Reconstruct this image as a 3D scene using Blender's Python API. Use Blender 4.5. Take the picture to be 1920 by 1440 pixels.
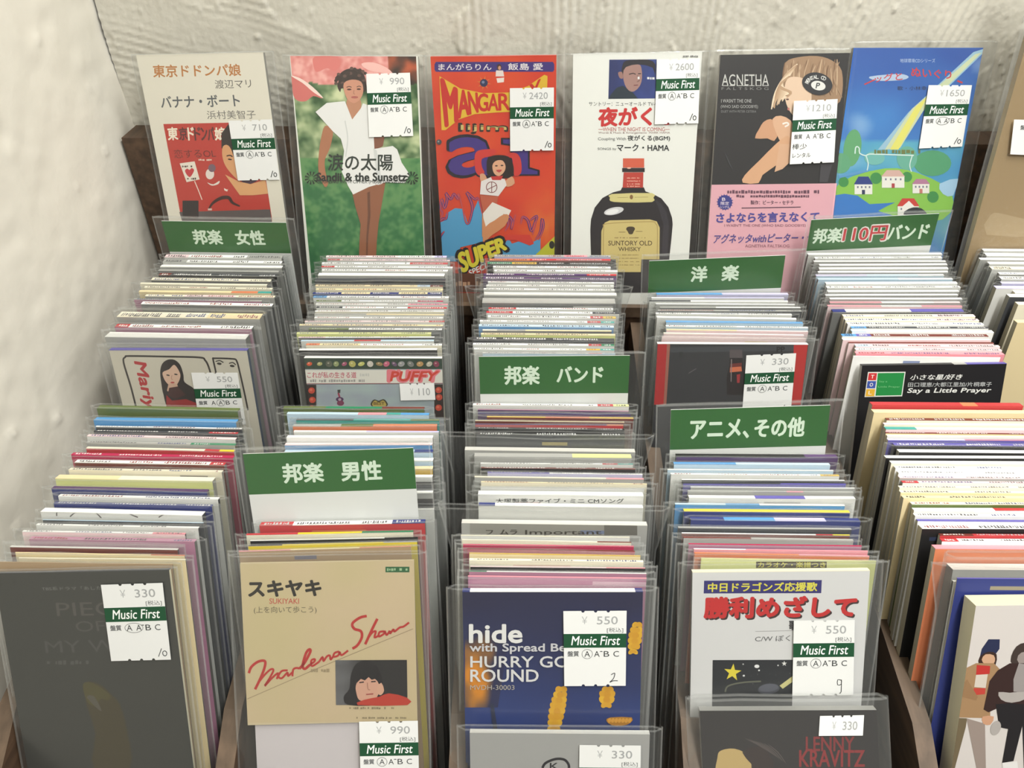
import bpy, math, random
import numpy as np
from mathutils import Matrix, Vector, Euler, noise
from mathutils.geometry import tessellate_polygon

random.seed(7)
rng = np.random.default_rng(5)
scene = bpy.context.scene
for _o in list(bpy.data.objects):
    bpy.data.objects.remove(_o)
COL = scene.collection
R = math.radians

# ------------------------------------------------------------------ camera
CZ = 1.30                      # height of the lens above the shop floor
PITCH, YAW, F_PX = 38.0, 1.2, 1443.0
cam_data = bpy.data.cameras.new('camera')
cam_data.sensor_width = 36.0
cam_data.lens = F_PX / 1920 * 36.0
cam_data.clip_start = 0.01
cam = bpy.data.objects.new('camera', cam_data)
COL.objects.link(cam)
cam.location = (0, 0, CZ)
cam.rotation_euler = (R(90 - PITCH), 0, R(YAW))
scene.camera = cam
CROT = Euler((R(90 - PITCH), 0, R(YAW))).to_matrix()

# ------------------------------------------------------------------ light
scene.view_settings.view_transform = 'Standard'
scene.view_settings.look = 'None'
scene.view_settings.gamma = 1.0
scene.view_settings.use_curve_mapping = False
scene.view_settings.exposure = 0.0
scene.cycles.transparent_max_bounces = 40
scene.cycles.max_bounces = 8
scene.cycles.use_denoising = True
world = bpy.data.worlds.new('shop_air')
scene.world = world
world.use_nodes = True
world.node_tree.nodes['Background'].inputs[0].default_value = (1.0, 0.99, 0.96, 1)
world.node_tree.nodes['Background'].inputs[1].default_value = 0.14


def area_light(name, loc, rot, sx, sy, power, col):
    l = bpy.data.lights.new(name, 'AREA')
    l.shape = 'RECTANGLE'
    l.size, l.size_y, l.energy, l.color = sx, sy, power, col
    o = bpy.data.objects.new(name, l)
    COL.objects.link(o)
    o.location = loc
    o.rotation_euler = rot
    return o


# ceiling fluorescent strips of the shop
area_light('ceiling_tube_light', (0.34, 0.00, 2.02), (0, 0, 0), 0.10, 1.0, 17.5, (1.0, 0.99, 0.94))
area_light('ceiling_tube_light', (0.60, -1.0, 2.45), (R(22), 0, 0), 1.25, 0.16, 8, (1.0, 0.99, 0.94))
area_light('ceiling_tube_light', (1.60, 0.0, 2.20), (0, R(28), 0), 0.16, 1.25, 12, (1.0, 0.99, 0.96))


# ------------------------------------------------------------------ colour and materials
def lin(c):
    out = []
    for v in c[:3]:
        v = max(0.0, min(255.0, v)) / 255.0
        out.append(v / 12.92 if v <= 0.04045 else ((v + 0.055) / 1.055) ** 2.4)
    return (out[0], out[1], out[2], 1.0)


def new_mat(name):
    m = bpy.data.materials.new(name)
    m.use_nodes = True
    nt = m.node_tree
    return m, nt, nt.nodes['Principled BSDF'], nt.nodes['Material Output']


def print_mat(name, rough, spec):
    """Printed card: colour from the mesh's print, faint paper grain."""
    m, nt, b, out = new_mat(name)
    a = nt.nodes.new('ShaderNodeAttribute'); a.attribute_name = 'Col'
    n = nt.nodes.new('ShaderNodeTexNoise'); n.inputs['Scale'].default_value = 260
    mx = nt.nodes.new('ShaderNodeMix'); mx.data_type = 'RGBA'; mx.blend_type = 'MULTIPLY'
    mx.inputs[0].default_value = 0.04
    nt.links.new(a.outputs['Color'], mx.inputs[6])
    nt.links.new(n.outputs['Color'], mx.inputs[7])
    nt.links.new(mx.outputs[2], b.inputs['Base Color'])
    b.inputs['Roughness'].default_value = rough
    b.inputs['Specular IOR Level'].default_value = spec
    return m


def clear_mat(name, haze, rough, tint=(.955, .958, .955), haze_col=(0.75, 0.76, 0.74), bump=.03, bscale=55):
    """Clear plastic film: mostly see-through, a little haze, a fresnel gloss."""
    m, nt, b, out = new_mat(name)
    b.inputs['Base Color'].default_value = (*haze_col, 1)
    b.inputs['Roughness'].default_value = rough
    tr = nt.nodes.new('ShaderNodeBsdfTransparent')
    tr.inputs[0].default_value = (*tint, 1)
    gl = nt.nodes.new('ShaderNodeBsdfGlossy'); gl.inputs['Roughness'].default_value = rough
    fr = nt.nodes.new('ShaderNodeFresnel')
    ge = nt.nodes.new('ShaderNodeNewGeometry')      # a thin sheet reflects alike from both sides
    mr = nt.nodes.new('ShaderNodeMapRange')
    mr.inputs['To Min'].default_value = 1.42; mr.inputs['To Max'].default_value = 1 / 1.42
    nt.links.new(ge.outputs['Backfacing'], mr.inputs['Value']); nt.links.new(mr.outputs[0], fr.inputs['IOR'])
    nz = nt.nodes.new('ShaderNodeTexNoise'); nz.inputs['Scale'].default_value = bscale
    bp = nt.nodes.new('ShaderNodeBump'); bp.inputs['Strength'].default_value = bump
    bp.inputs['Distance'].default_value = 0.002
    nt.links.new(nz.outputs['Fac'], bp.inputs['Height'])
    nt.links.new(bp.outputs['Normal'], gl.inputs['Normal'])
    m1 = nt.nodes.new('ShaderNodeMixShader'); m1.inputs[0].default_value = haze
    nt.links.new(tr.outputs[0], m1.inputs[1]); nt.links.new(b.outputs[0], m1.inputs[2])
    m2 = nt.nodes.new('ShaderNodeMixShader')
    nt.links.new(fr.outputs[0], m2.inputs[0])
    nt.links.new(m1.outputs[0], m2.inputs[1]); nt.links.new(gl.outputs[0], m2.inputs[2])
    nt.links.new(m2.outputs[0], out.inputs[0])
    return m


def wood_mat(name, c1, c2, rough=0.55):
    m, nt, b, out = new_mat(name)
    tc = nt.nodes.new('ShaderNodeTexCoord')
    mp = nt.nodes.new('ShaderNodeMapping'); mp.inputs['Scale'].default_value = (60, 4, 60)
    n = nt.nodes.new('ShaderNodeTexNoise'); n.inputs['Scale'].default_value = 3; n.inputs['Detail'].default_value = 6
    r = nt.nodes.new('ShaderNodeValToRGB')
    r.color_ramp.elements[0].color = lin(c1); r.color_ramp.elements[1].color = lin(c2)
    r.color_ramp.elements[0].position = 0.35; r.color_ramp.elements[1].position = 0.7
    nt.links.new(tc.outputs['Object'], mp.inputs[0]); nt.links.new(mp.outputs[0], n.inputs['Vector'])
    nt.links.new(n.outputs['Fac'], r.inputs[0]); nt.links.new(r.outputs[0], b.inputs['Base Color'])
    b.inputs['Roughness'].default_value = rough
    return m


def plaster_mat(name, c1, c2, bump, scale):
    m, nt, b, out = new_mat(name)
    n = nt.nodes.new('ShaderNodeTexNoise'); n.inputs['Scale'].default_value = 5; n.inputs['Detail'].default_value = 4
    r = nt.nodes.new('ShaderNodeValToRGB')
    r.color_ramp.elements[0].color = lin(c1); r.color_ramp.elements[1].color = lin(c2)
    r.color_ramp.elements[0].position = 0.3; r.color_ramp.elements[1].position = 0.7
    n2 = nt.nodes.new('ShaderNodeTexNoise'); n2.inputs['Scale'].default_value = scale; n2.inputs['Detail'].default_value = 5
    bp = nt.nodes.new('ShaderNodeBump'); bp.inputs['Strength'].default_value = bump; bp.inputs['Distance'].default_value = 0.003
    tc = nt.nodes.new('ShaderNodeTexCoord')
    nt.links.new(tc.outputs['Object'], n.inputs['Vector']); nt.links.new(tc.outputs['Object'], n2.inputs['Vector'])
    nt.links.new(n.outputs['Fac'], r.inputs[0]); nt.links.new(r.outputs[0], b.inputs['Base Color'])
    nt.links.new(n2.outputs['Fac'], bp.inputs['Height']); nt.links.new(bp.outputs['Normal'], b.inputs['Normal'])
    b.inputs['Roughness'].default_value = 0.6
    b.inputs['Specular IOR Level'].default_value = 0.25
    return m


M_PRINT = print_mat('printed_card', 0.42, 0.35)
M_LABEL = print_mat('label_paper', 0.55, 0.25)
M_FILM = clear_mat('sleeve_film', 0.028, 0.16)
M_EDGE = clear_mat('sleeve_film_edge', 0.11, 0.12, haze_col=(0.85, 0.86, 0.84))
M_CASE = clear_mat('clear_case_plastic', 0.045, 0.10)
M_CRINKLE = clear_mat('crinkled_bag_film', 0.05, 0.08, bump=.9, bscale=38)
M_WOOD = wood_mat('dark_stained_wood', (62, 46, 34), (92, 70, 52))
M_WOOD2 = wood_mat('brown_board_edge', (82, 67, 53), (106, 87, 70))
M_PLASTER = plaster_mat('combed_plaster', (196, 193, 182), (210, 206, 193), 0.12, 260)
M_PLASTER2 = plaster_mat('rounded_plaster', (214, 210, 198), (224, 219, 207), 0.10, 120)
M_FLOOR = wood_mat('floor_boards', (90, 80, 70), (120, 108, 95))
M_CEIL = plaster_mat('ceiling_board', (205, 204, 198), (215, 214, 208), 0.1, 80)


# ------------------------------------------------------------------ pixel -> place
def ray(px, py):
    return CROT @ Vector(((px - 960) / F_PX, (720 - py) / F_PX, -1.0))


def proj(p):
    q = CROT.transposed() @ (Vector(p) - Vector((0, 0, CZ)))
    return (960 + F_PX * q.x / -q.z, 720 - F_PX * q.y / -q.z)


TY0, TZ0, TY1, TZ1 = .225, -.296, .472, -.259        # plane of the CDs' top edges
TSL = (TZ1 - TZ0) / (TY1 - TY0)
FY0, FZ0, FY1, FZ1 = .157, -.458, .466, -.436        # floor of the bins
FSL = (FZ1 - FZ0) / (FY1 - FY0)
PANEL_Y, PANEL_Z, LEDGE_Z, LEDGE_Y = .533, -.199, -.309, .489


def tops(px, py, dz=0.0):
    d = ray(px, py)
    # z = TZ0 + dz + TSL (y - TY0)
    t = (TZ0 + dz - TSL * TY0) / (d.z - TSL * d.y)
    return Vector((d.x * t, d.y * t, CZ + d.z * t))


def lean_at(y):
    return float(np.interp(y, [.15, .225, .35, .47], [27, 23, 13, 2]))


def floor_h(top, lean, roll=0):
    """length along the pack from its top to the bin floor"""
    s, c = math.sin(R(lean)), math.cos(R(lean))
    # (z - h c) = FZ(y - h s)
    z, y = top.z - CZ, top.y
    return (z - FZ0 - FSL * (y - FY0)) / (c - FSL * s)


class Frame:
    """A leaning thing's own frame: O top centre of its front, x along, y away from the viewer, z up the face."""
    def __init__(s, O, lean, yaw=0, roll=0, H=.168):
        s.O, s.H, s.lean, s.yaw, s.roll = Vector(O), H, lean, yaw, roll
        s.M = (Matrix.Rotation(R(yaw), 3, 'Z') @ Matrix.Rotation(R(-lean), 3, 'X') @ Matrix.Rotation(R(roll), 3, 'Y'))
        s.Mi = s.M.transposed()

    def hit(s, px, py, y=0.0):
        d = s.Mi @ ray(px, py)
        o = s.Mi @ (Vector((0, 0, CZ)) - s.O)
        t = (y - o.y) / d.y
        p = o + d * t
        return (p.x, p.z)

    def root(s, name):
        o = bpy.data.objects.new(name, None)
        o.empty_display_size = 0.02
        COL.objects.link(o)
        o.location = s.O - (s.M @ Vector((0, 0, s.H)))
        o.rotation_euler = s.M.to_euler()
        return o


def fit(TL, TR, L2, R2, W, sw=.0015, lean=15, sl=3, thru=None, st=.003, sy=2.5):
    """Place a rectangle of width W from where its top corners and side edges are seen."""
    mid = ((TL[0] + TR[0]) / 2, (TL[1] + TR[1]) / 2)
    d0 = ray(*mid)
    t0 = F_PX * W / math.hypot(TR[0] - TL[0], TR[1] - TL[1])
    p = np.array([d0.x * t0, d0.y * t0, d0.z * t0 + CZ, lean, 0.0, 0.0, W])

    def res(p):
        fr = Frame(p[:3], p[3], p[4], p[5])
        r = []
        w = p[6] / 2
        for (x, z, q) in ((-w, 0, TL), (w, 0, TR)):
            a = proj(fr.O + fr.M @ Vector((x, 0, z)))
            r += [a[0] - q[0], a[1] - q[1]]
        for (x, q) in ((-w, L2), (w, R2)):
            if q is None:
                continue
            a = proj(fr.O + fr.M @ Vector((x, 0, 0)))
            b = proj(fr.O + fr.M @ Vector((x, 0, -.12)))
            xx = a[0] + (b[0] - a[0]) * (q[1] - a[1]) / (b[1] - a[1])
            r.append(xx - q[0])
        r += [(p[3] - lean) / sl, p[4] / sy, (p[6] - W) / sw, p[5] / 12]
        if thru is not None:
            loc = fr.Mi @ (Vector(thru) - fr.O)
            r.append(loc.y / st)
        return np.array(r)
    for it in range(25):
        r0 = res(p)
        J = np.zeros((len(r0), 7))
        for k in range(7):
            h = 1e-5 if k in (0, 1, 2, 6) else 1e-3
            q = p.copy(); q[k] += h
            J[:, k] = (res(q) - r0) / h
        dp = np.linalg.lstsq(J, -r0, rcond=None)[0]
        p = p + dp
        if abs(dp).max() < 1e-7:
            break
    fr = Frame(p[:3], p[3], p[4], p[5])
    fr.W = p[6]
    return fr


# ------------------------------------------------------------------ mesh building
class MB:
    def __init__(s):
        s.v, s.f, s.c, s.m = [], [], [], []

    def face(s, pts, col, mi=0):
        n = len(s.v)
        s.v += [tuple(p) for p in pts]
        s.f.append(tuple(range(n, n + len(pts))))
        s.c.append(col if isinstance(col, list) else [lin(col)] * len(pts))
        s.m.append(mi)

    def tris(s, vs, fs, col, mi=0):
        n = len(s.v)
        s.v += [tuple(p) for p in vs]
        l = lin(col)
        for f in fs:
            s.f.append(tuple(n + i for i in f)); s.c.append([l] * len(f)); s.m.append(mi)

    def box(s, x0, x1, y0, y1, z0, z1, col, mi=0, cols=None):
        P = lambda i, j, k: ((x0, x1)[i], (y0, y1)[j], (z0, z1)[k])
        fs = {'front': [(0, 0, 0), (1, 0, 0), (1, 0, 1), (0, 0, 1)], 'back': [(1, 1, 0), (0, 1, 0), (0, 1, 1), (1, 1, 1)],
              'left': [(0, 1, 0), (0, 0, 0), (0, 0, 1), (0, 1, 1)], 'right': [(1, 0, 0), (1, 1, 0), (1, 1, 1), (1, 0, 1)],
              'top': [(0, 0, 1), (1, 0, 1), (1, 1, 1), (0, 1, 1)], 'bottom': [(0, 1, 0), (1, 1, 0), (1, 0, 0), (0, 0, 0)]}
        for k, q in fs.items():
            s.face([P(*a) for a in q], (cols or {}).get(k, col), mi)

    def build(s, name, mats, parent=None, dz=0.0, smooth=False):
        me = bpy.data.meshes.new(name)
        me.from_pydata([(a, b, c + dz) for a, b, c in s.v], [], s.f)
        if not isinstance(mats, (list, tuple)):
            mats = [mats]
        for m in mats:
            me.materials.append(m)
        me.polygons.foreach_set('material_index', s.m)
        at = me.color_attributes.new('Col', 'FLOAT_COLOR', 'CORNER')
        at.data.foreach_set('color', [x for f in s.c for c in f for x in c])
        if smooth:
            me.polygons.foreach_set('use_smooth', [True] * len(s.f))
        me.update()
        o = bpy.data.objects.new(name, me)
        COL.objects.link(o)
        if parent is not None:
            o.parent = parent
        return o


_tc = {}


def text_mesh(s, bold=0.0, shear=0.0):
    k = (s, bold, shear)
    if k not in _tc:
        cu = bpy.data.curves.new('lettering', 'FONT')
        cu.body = s; cu.offset = bold; cu.shear = shear; cu.resolution_u = 3
        ob = bpy.data.objects.new('lettering', cu)
        COL.objects.link(ob)
        dg = bpy.context.evaluated_depsgraph_get()
        me = ob.evaluated_get(dg).to_mesh()
        v = np.array([(p.co.x, p.co.y) for p in me.vertices]) if len(me.vertices) else np.zeros((0, 2))
        f = [tuple(q.vertices) for q in me.polygons]
        ob.evaluated_get(dg).to_mesh_clear()
        bpy.data.objects.remove(ob)
        bpy.data.curves.remove(cu)
        if len(v):
            a, b = v.min(0), v.max(0)
            v = (v - a) / np.maximum(b - a, 1e-6)
        _tc[k] = (v, f)
    return _tc[k]


def smooth_closed(pts, n=4, closed=True):
    out = []
    N = len(pts)
    rg = range(N) if closed else range(N - 1)
    for i in rg:
        g = (lambda j: pts[j % N]) if closed else (lambda j: pts[max(0, min(N - 1, j))])
        p0, p1, p2, p3 = g(i - 1), g(i), g(i + 1), g(i + 2)
        for k in range(n):
            t = k / n
            out.append(tuple(0.5 * ((2 * p1[a]) + (-p0[a] + p2[a]) * t + (2 * p0[a] - 5 * p1[a] + 4 * p2[a] - p3[a]) * t * t
                             + (-p0[a] + 3 * p1[a] - 3 * p2[a] + p3[a]) * t ** 3) for a in (0, 1)))
    if not closed:
        out.append(tuple(pts[-1]))
    return out


class Art:
    """Print on a face. Coordinates are read off the photograph (or an enlarged crop of it) and land on the face's own plane."""
    STEP = 8e-6

    def __init__(s, fr, mb, x0, x1, z0, z1, zoom=(0, 0, 1), y=0.0):
        s.fr, s.mb, s.lim, s.zoom, s.y0 = fr, mb, (x0, x1, z0, z1), zoom, y
        s.n = 1

    @property
    def y(s):
        return s.y0 - s.n * s.STEP

    def p(s, x, y):
        ox, oy, k = s.zoom
        u, w = s.fr.hit(ox + x / k, oy + y / k, s.y0)
        a, b, c, d = s.lim
        return (min(max(u, a), b), min(max(w, c), d))

    def _emit(s, uv, fs, col):
        s.mb.tris([(u, s.y, w) for u, w in uv], fs, col)

    def poly(s, pts, col, smooth=0):
        if smooth:
            pts = smooth_closed(pts, smooth)
        uv = [s.p(*q) for q in pts]
        tri = tessellate_polygon([[Vector((a, b, 0)) for a, b in uv]])
        fs = []
        for t in tri:
            (x0, y0), (x1, y1), (x2, y2) = (uv[i] for i in t)
            if (x1 - x0) * (y2 - y0) - (x2 - x0) * (y1 - y0) < 0:
                t = (t[0], t[2], t[1])
            fs.append(tuple(t))
        s._emit(uv, fs, col)
        s.n += 1

    def rect(s, x0, y0, x1, y1, col):
        s.poly([(x0, y0), (x1, y0), (x1, y1), (x0, y1)], col)

    def ell(s, cx, cy, rx, ry, col, rot=0, n=20):
        c, d = math.cos(R(rot)), math.sin(R(rot))
        s.poly([(cx + rx * math.cos(a) * c - ry * math.sin(a) * d, cy + rx * math.cos(a) * d + ry * math.sin(a) * c)
                for a in (i * 2 * math.pi / n for i in range(n))], col)

    def stroke(s, pts, w, col, smooth=5, taper=False):
        if smooth and len(pts) > 2:
            pts = smooth_closed(pts, smooth, closed=False)
        L, Rr = [], []
        n = len(pts)
        for i, (x, y) in enumerate(pts):
            ax, ay = pts[max(0, i - 1)]; bx, by = pts[min(n - 1, i + 1)]
            dx, dy = bx - ax, by - ay
            l = math.hypot(dx, dy) or 1
            ww = w / 2 * (1 if not taper else (0.35 + 0.65 * math.sin(math.pi * (i + .5) / n)))
            L.append((x - dy / l * ww, y + dx / l * ww)); Rr.append((x + dy / l * ww, y - dx / l * ww))
        uv = [s.p(*q) for q in L] + [s.p(*q) for q in Rr]
        s._emit(uv, [(i, i + 1, n + i + 1, n + i) for i in range(n - 1)], col)
        s.n += 1

    def text(s, t, box, col, bold=0.0, shear=0.0):
        """box: x0,y0,x1,y1 or four corners TL,TR,BR,BL"""
        v, f = text_mesh(t, 0.0, shear)
        if len(box) == 4 and not isinstance(box[0], (tuple, list)):
            x0, y0, x1, y1 = box
            box = [(x0, y0), (x1, y0), (x1, y1), (x0, y1)]
        TL, TR, BR, BL = [s.p(*q) for q in box]
        uv = []
        for a, b in v:
            uv.append(tuple((1 - b) * ((1 - a) * BL[i] + a * BR[i]) + b * ((1 - a) * TL[i] + a * TR[i]) for i in (0, 1)))
        s.bold(uv, f, col, bold * math.hypot(TL[0] - BL[0], TL[1] - BL[1]))

    def bold(s, uv, f, col, d):
        """heavier strokes: the same letters printed again a hair to each side"""
        s._emit(uv, f, col)
        if d > 0:
            y = s.n
            for dx, dy in ((-1, 0), (1, 0), (0, -1), (0, 1), (-.7, -.7), (.7, .7), (-.7, .7), (.7, -.7)):
                s.n += .06
                s._emit([(u + dx * d, w + dy * d) for u, w in uv], f, col)
            s.n = y
        s.n += 1

    def marks(s, x0, y0, x1, y1, col, seed=1, fill=.75):
        """a line of print too small to read"""
        r = random.Random(seed)
        x = x0
        h = y1 - y0
        while x < x1 - h * .3:
            w = h * r.uniform(.35, .9)
            if r.random() < fill:
                a = r.uniform(0, .25) * h
                s.rect_(x, y0 + a, min(x + w, x1), y1 - r.uniform(0, .2) * h, col)
            x += w + h * .22
        s.n += 1

    def rect_(s, x0, y0, x1, y1, col):
        uv = [s.p(x0, y1), s.p(x1, y1), s.p(x1, y0), s.p(x0, y0)]
        s._emit(uv, [(0, 1, 2, 3)], col)

    def grid(s, quad, nx, ny, fn):
        TL, TR, BR, BL = [s.p(*q) for q in quad]
        P = {}
        C = {}
        for j in range(ny + 1):
            for i in range(nx + 1):
                a, b = i / nx, j / ny
                P[i, j] = tuple((1 - b) * ((1 - a) * TL[k] + a * TR[k]) + b * ((1 - a) * BL[k] + a * BR[k]) for k in (0, 1))
                C[i, j] = lin(fn(a, b))
        y = s.y
        n0 = len(s.mb.v)
        idx = {}
        for k, (u, w) in P.items():
            idx[k] = len(s.mb.v); s.mb.v.append((u, y, w))
        for j in range(ny):
            for i in range(nx):
                ks = [(i, j + 1), (i + 1, j + 1), (i + 1, j), (i, j)]
                s.mb.f.append(tuple(idx[k] for k in ks)); s.mb.c.append([C[k] for k in ks]); s.mb.m.append(0)
        s.n += 1


def mix(a, b, t):
    t = max(0.0, min(1.0, t))
    return tuple(a[i] + (b[i] - a[i]) * t for i in range(3))


def nz(x, y, s=0):
    return noise.noise(Vector((x, y, s * 3.7)))


def tag(o, label, cat, group=None):
    o['label'] = label
    o['category'] = cat
    if group:
        o['group'] = group
    return o


def sleeve(root, H, W, t, front=0.0004, ext=.002, mat=None, name='sleeve', seed=0, flare=0.0, edges=0.00045, wob=.00025, xo=0.0):
    """A clear bag: two sheets welded at the sides and open at the top, with visible welded edges."""
    r = random.Random(seed)
    mb = MB()
    nx, nzz = 6, 7
    fa = [0, .035, .27, .5, .73, .965, 1]
    y0, y1 = -front, t + 0.0003
    def xat(a, b):           # a 0..1 across, b 0..1 up
        w = W / 2 + flare * max(0, (b - .86) / .14) ** 1.5
        return xo + (-w + 2 * w * a)
    zt = [ext + r.uniform(-.0004, .0004) + (0 if flare == 0 else -.0025 * (1 - abs(2 * i / nx - 1))) for i in range(nx + 1)]
    ph = r.uniform(0, 6)
    for side, yy in ((0, y0), (1, y1)):
        idx = {}
        for j in range(nzz + 1):
            for i in range(nx + 1):
                a, b = fa[i], j / nzz
                bul = wob * max(0, math.sin(math.pi * a)) * (math.sin(5 * b + ph + 3 * a) * .5 + .5)
                edge = 0 if 0 < i < nx else 1
                y = yy - bul if side == 0 else yy + bul * .5
                if edge:
                    y = (y0 * .7 + y1 * .3) if side == 0 else (y0 * .3 + y1 * .7)
                z = -H + .0004 + (H + zt[i]) * b
                idx[i, j] = len(mb.v); mb.v.append((xat(a, b), y, z))
        for j in range(nzz):
            for i in range(nx):
                q = [(i, j), (i + 1, j), (i + 1, j + 1), (i, j + 1)]
                if side:
                    q = q[::-1]
                mb.f.append(tuple(idx[k] for k in q)); mb.c.append([(1, 1, 1, 1)] * 4); mb.m.append(0)
    # welded side strips and rolled top lips
    e = edges
    for sx in (-1, 1):
        for j in range(nzz):
            b0, b1 = j / nzz, (j + 1) / nzz
            xa, xb = xat((sx + 1) / 2, b0), xat((sx + 1) / 2, b1)
            za, zb = -H + .0004 + (H + zt[0]) * b0, -H + .0004 + (H + zt[0]) * b1
            mb.face([(xa, y0 * .7 + y1 * .3, za), (xa + sx * .0008, (y0 + y1) / 2, za), (xb + sx * .0008, (y0 + y1) / 2, zb), (xb, y0 * .7 + y1 * .3, zb)][::sx or 1], (255, 255, 255), 1)
            mb.face([(xa + sx * .0008, (y0 + y1) / 2, za), (xa, y0 * .3 + y1 * .7, za), (xb, y0 * .3 + y1 * .7, zb), (xb + sx * .0008, (y0 + y1) / 2, zb)][::sx or 1], (255, 255, 255), 1)
    for yy in (y0, y1):
        for i in range(nx):
            a0, a1 = fa[i], fa[i + 1]
            ya = yy if 0 < i else (y0 + y1) / 2
            yb = yy if i + 1 < nx else (y0 + y1) / 2
            xa, xb = xat(a0, 1), xat(a1, 1)
            za, zb = zt[i], zt[i + 1]
            mb.face([(xa, ya - e * .5, za - e * 1.4), (xb, yb - e * .5, zb - e * 1.4), (xb, yb - e * .3, zb), (xa, ya - e * .3, za)], (255, 255, 255), 1)
            mb.face([(xa, ya - e * .3, za), (xb, yb - e * .3, zb), (xb, yb + e * .6, zb), (xa, ya + e * .6, za)], (255, 255, 255), 1)
    return mb.build(name, [mat or M_FILM, M_EDGE], root, dz=H)


GRN = (44, 100, 44)


def price_label(fr, root, quad, zoom, price, ring=0, hand='10', y=-.001, cut=1.0, dark=(90, 92, 92)):
    """Perforated paper price label; quad TL,TR,BR,BL where it is seen."""
    mb = MB()
    A = Art(fr, mb, -1, 1, -1, 1, zoom, y)
    TL, TR, BR, BL = quad
    if cut < .9:
        BL = tuple(TL[i] + (BL[i] - TL[i]) / cut for i in (0, 1)); BR = tuple(TR[i] + (BR[i] - TR[i]) / cut for i in (0, 1))
    def q(s, t):
        return tuple((1 - t) * ((1 - s) * TL[i] + s * TR[i]) + t * ((1 - s) * BL[i] + s * BR[i]) for i in (0, 1))
    asp = 1.19
    def notch(t, sgn):
        out = []
        for cx in (.31, .51, .71):
            for k in range(5):
                a = math.pi * (1 - k / 4)
                out.append(q(cx + .028 * math.cos(a), t + sgn * .028 * math.sin(a) / asp))
        return out
    A.poly([q(0, 0)] + notch(0, 1) + [q(1, 0), q(1, cut)] + (notch(cut, -1)[::-1] if cut > .9 else []) + [q(0, cut)], (224, 225, 223))
    def qb(s0, t0, s1, t1):
        return [q(s0, t0), q(s1, t0), q(s1, t1), q(s0, t1)]
    A.text('￥', qb(.29, .075, .38, .175), (168, 170, 170))
    A.text(price, qb(.53 if len(price) < 4 else .44, .075, .86, .18), (160, 162, 162), .012)
    if cut > .26:
        A.text('[税込]', qb(.69, .225, .95, .295), dark)
    if cut > .48:
        A.poly(qb(0, .305, 1, .49), (34, 78, 52))
        A.text('Music First', qb(.12, .335, .90, .455), (240, 242, 238), .012, .18)
    if cut > .6:
        A.text('盤質', qb(.06, .535, .24, .605), (110, 112, 112), .03)
        for i, ch in enumerate('AABC'):
            A.text(ch, qb(.33 + .155 * i, .535, .42 + .155 * i, .61), (66, 68, 68))
        A.rect_s = None
        A.poly(qb(.58, .535, .62, .545), (66, 68, 68))
        if ring is not None:
            rx = .085 if ring < 2 else .15
            cx = .375 + (.155 * ring if ring < 2 else .075)
            A.stroke([q(cx + rx * math.cos(a), .573 + .062 * math.sin(a)) for a in [i * 2 * math.pi / 14 + .4 for i in range(15)]], 2.2 * zoom[2] ** .5 * .55, (36, 38, 40), 2)
    if hand and cut > .9:
        sw = 1.3 * zoom[2]
        if hand == '10':
            A.stroke([q(.80, .955), q(.865, .85)], sw, (40, 42, 44))
            A.stroke([q(.91 + .035 * math.cos(a), .915 + .032 * math.sin(a)) for a in [i * .7 for i in range(10)]], sw, (40, 42, 44), 2)
        elif hand == '2':
            A.stroke([q(.76, .85), q(.82, .83), q(.80, .90), q(.74, .95), q(.80, .93), q(.87, .93)], sw, (40, 42, 44))
        elif hand == '9':
            A.stroke([q(.80, .80), q(.74, .79), q(.74, .86), q(.80, .85), q(.80, .79), q(.80, .95), q(.77, .97)], sw, (40, 42, 44), 2)
        elif hand == 'note':
            A.text('棒少', qb(.03, .68, .36, .77), (46, 48, 50)); A.text('レンタル', qb(.05, .83, .46, .90), (46, 48, 50))
    o = mb.build('price_label', M_LABEL, root, dz=fr.H)
    o['label'] = 'white price label with a green band'
    return o


# ------------------------------------------------------------------ the room
def upsample(a, ny, nx):
    """smooth noise: bicubic-ish upsampling of a coarse random grid"""
    h, w = a.shape
    yi = np.linspace(0, h - 1.001, ny); xi = np.linspace(0, w - 1.001, nx)
    y0 = yi.astype(int); x0 = xi.astype(int)
    fy = yi - y0; fx = xi - x0
    fy = (fy * fy * (3 - 2 * fy))[:, None]; fx = (fx * fx * (3 - 2 * fx))[None, :]
    y1 = np.minimum(y0 + 1, h - 1); x1 = np.minimum(x0 + 1, w - 1)
    return ((a[y0][:, x0] * (1 - fx) + a[y0][:, x1] * fx) * (1 - fy) + (a[y1][:, x0] * (1 - fx) + a[y1][:, x1] * fx) * fy)


def grid_mesh(name, P, mat, flip=False):
    """P: (ny, nx, 3) points"""
    ny, nx = P.shape[:2]
    i = np.arange(ny * nx).reshape(ny, nx)
    q = np.stack([i[:-1, :-1], i[:-1, 1:], i[1:, 1:], i[1:, :-1]], -1).reshape(-1, 4)
    if flip:
        q = q[:, ::-1]
    me = bpy.data.meshes.new(name)
    me.from_pydata(P.reshape(-1, 3).tolist(), [], q.tolist())
    me.materials.append(mat)
    me.polygons.foreach_set('use_smooth', [True] * len(q))
    o = bpy.data.objects.new(name, me)
    COL.objects.link(o)
    o['kind'] = 'structure'
    return o


WALL_Y, WALL_X = .562, -.293
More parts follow.
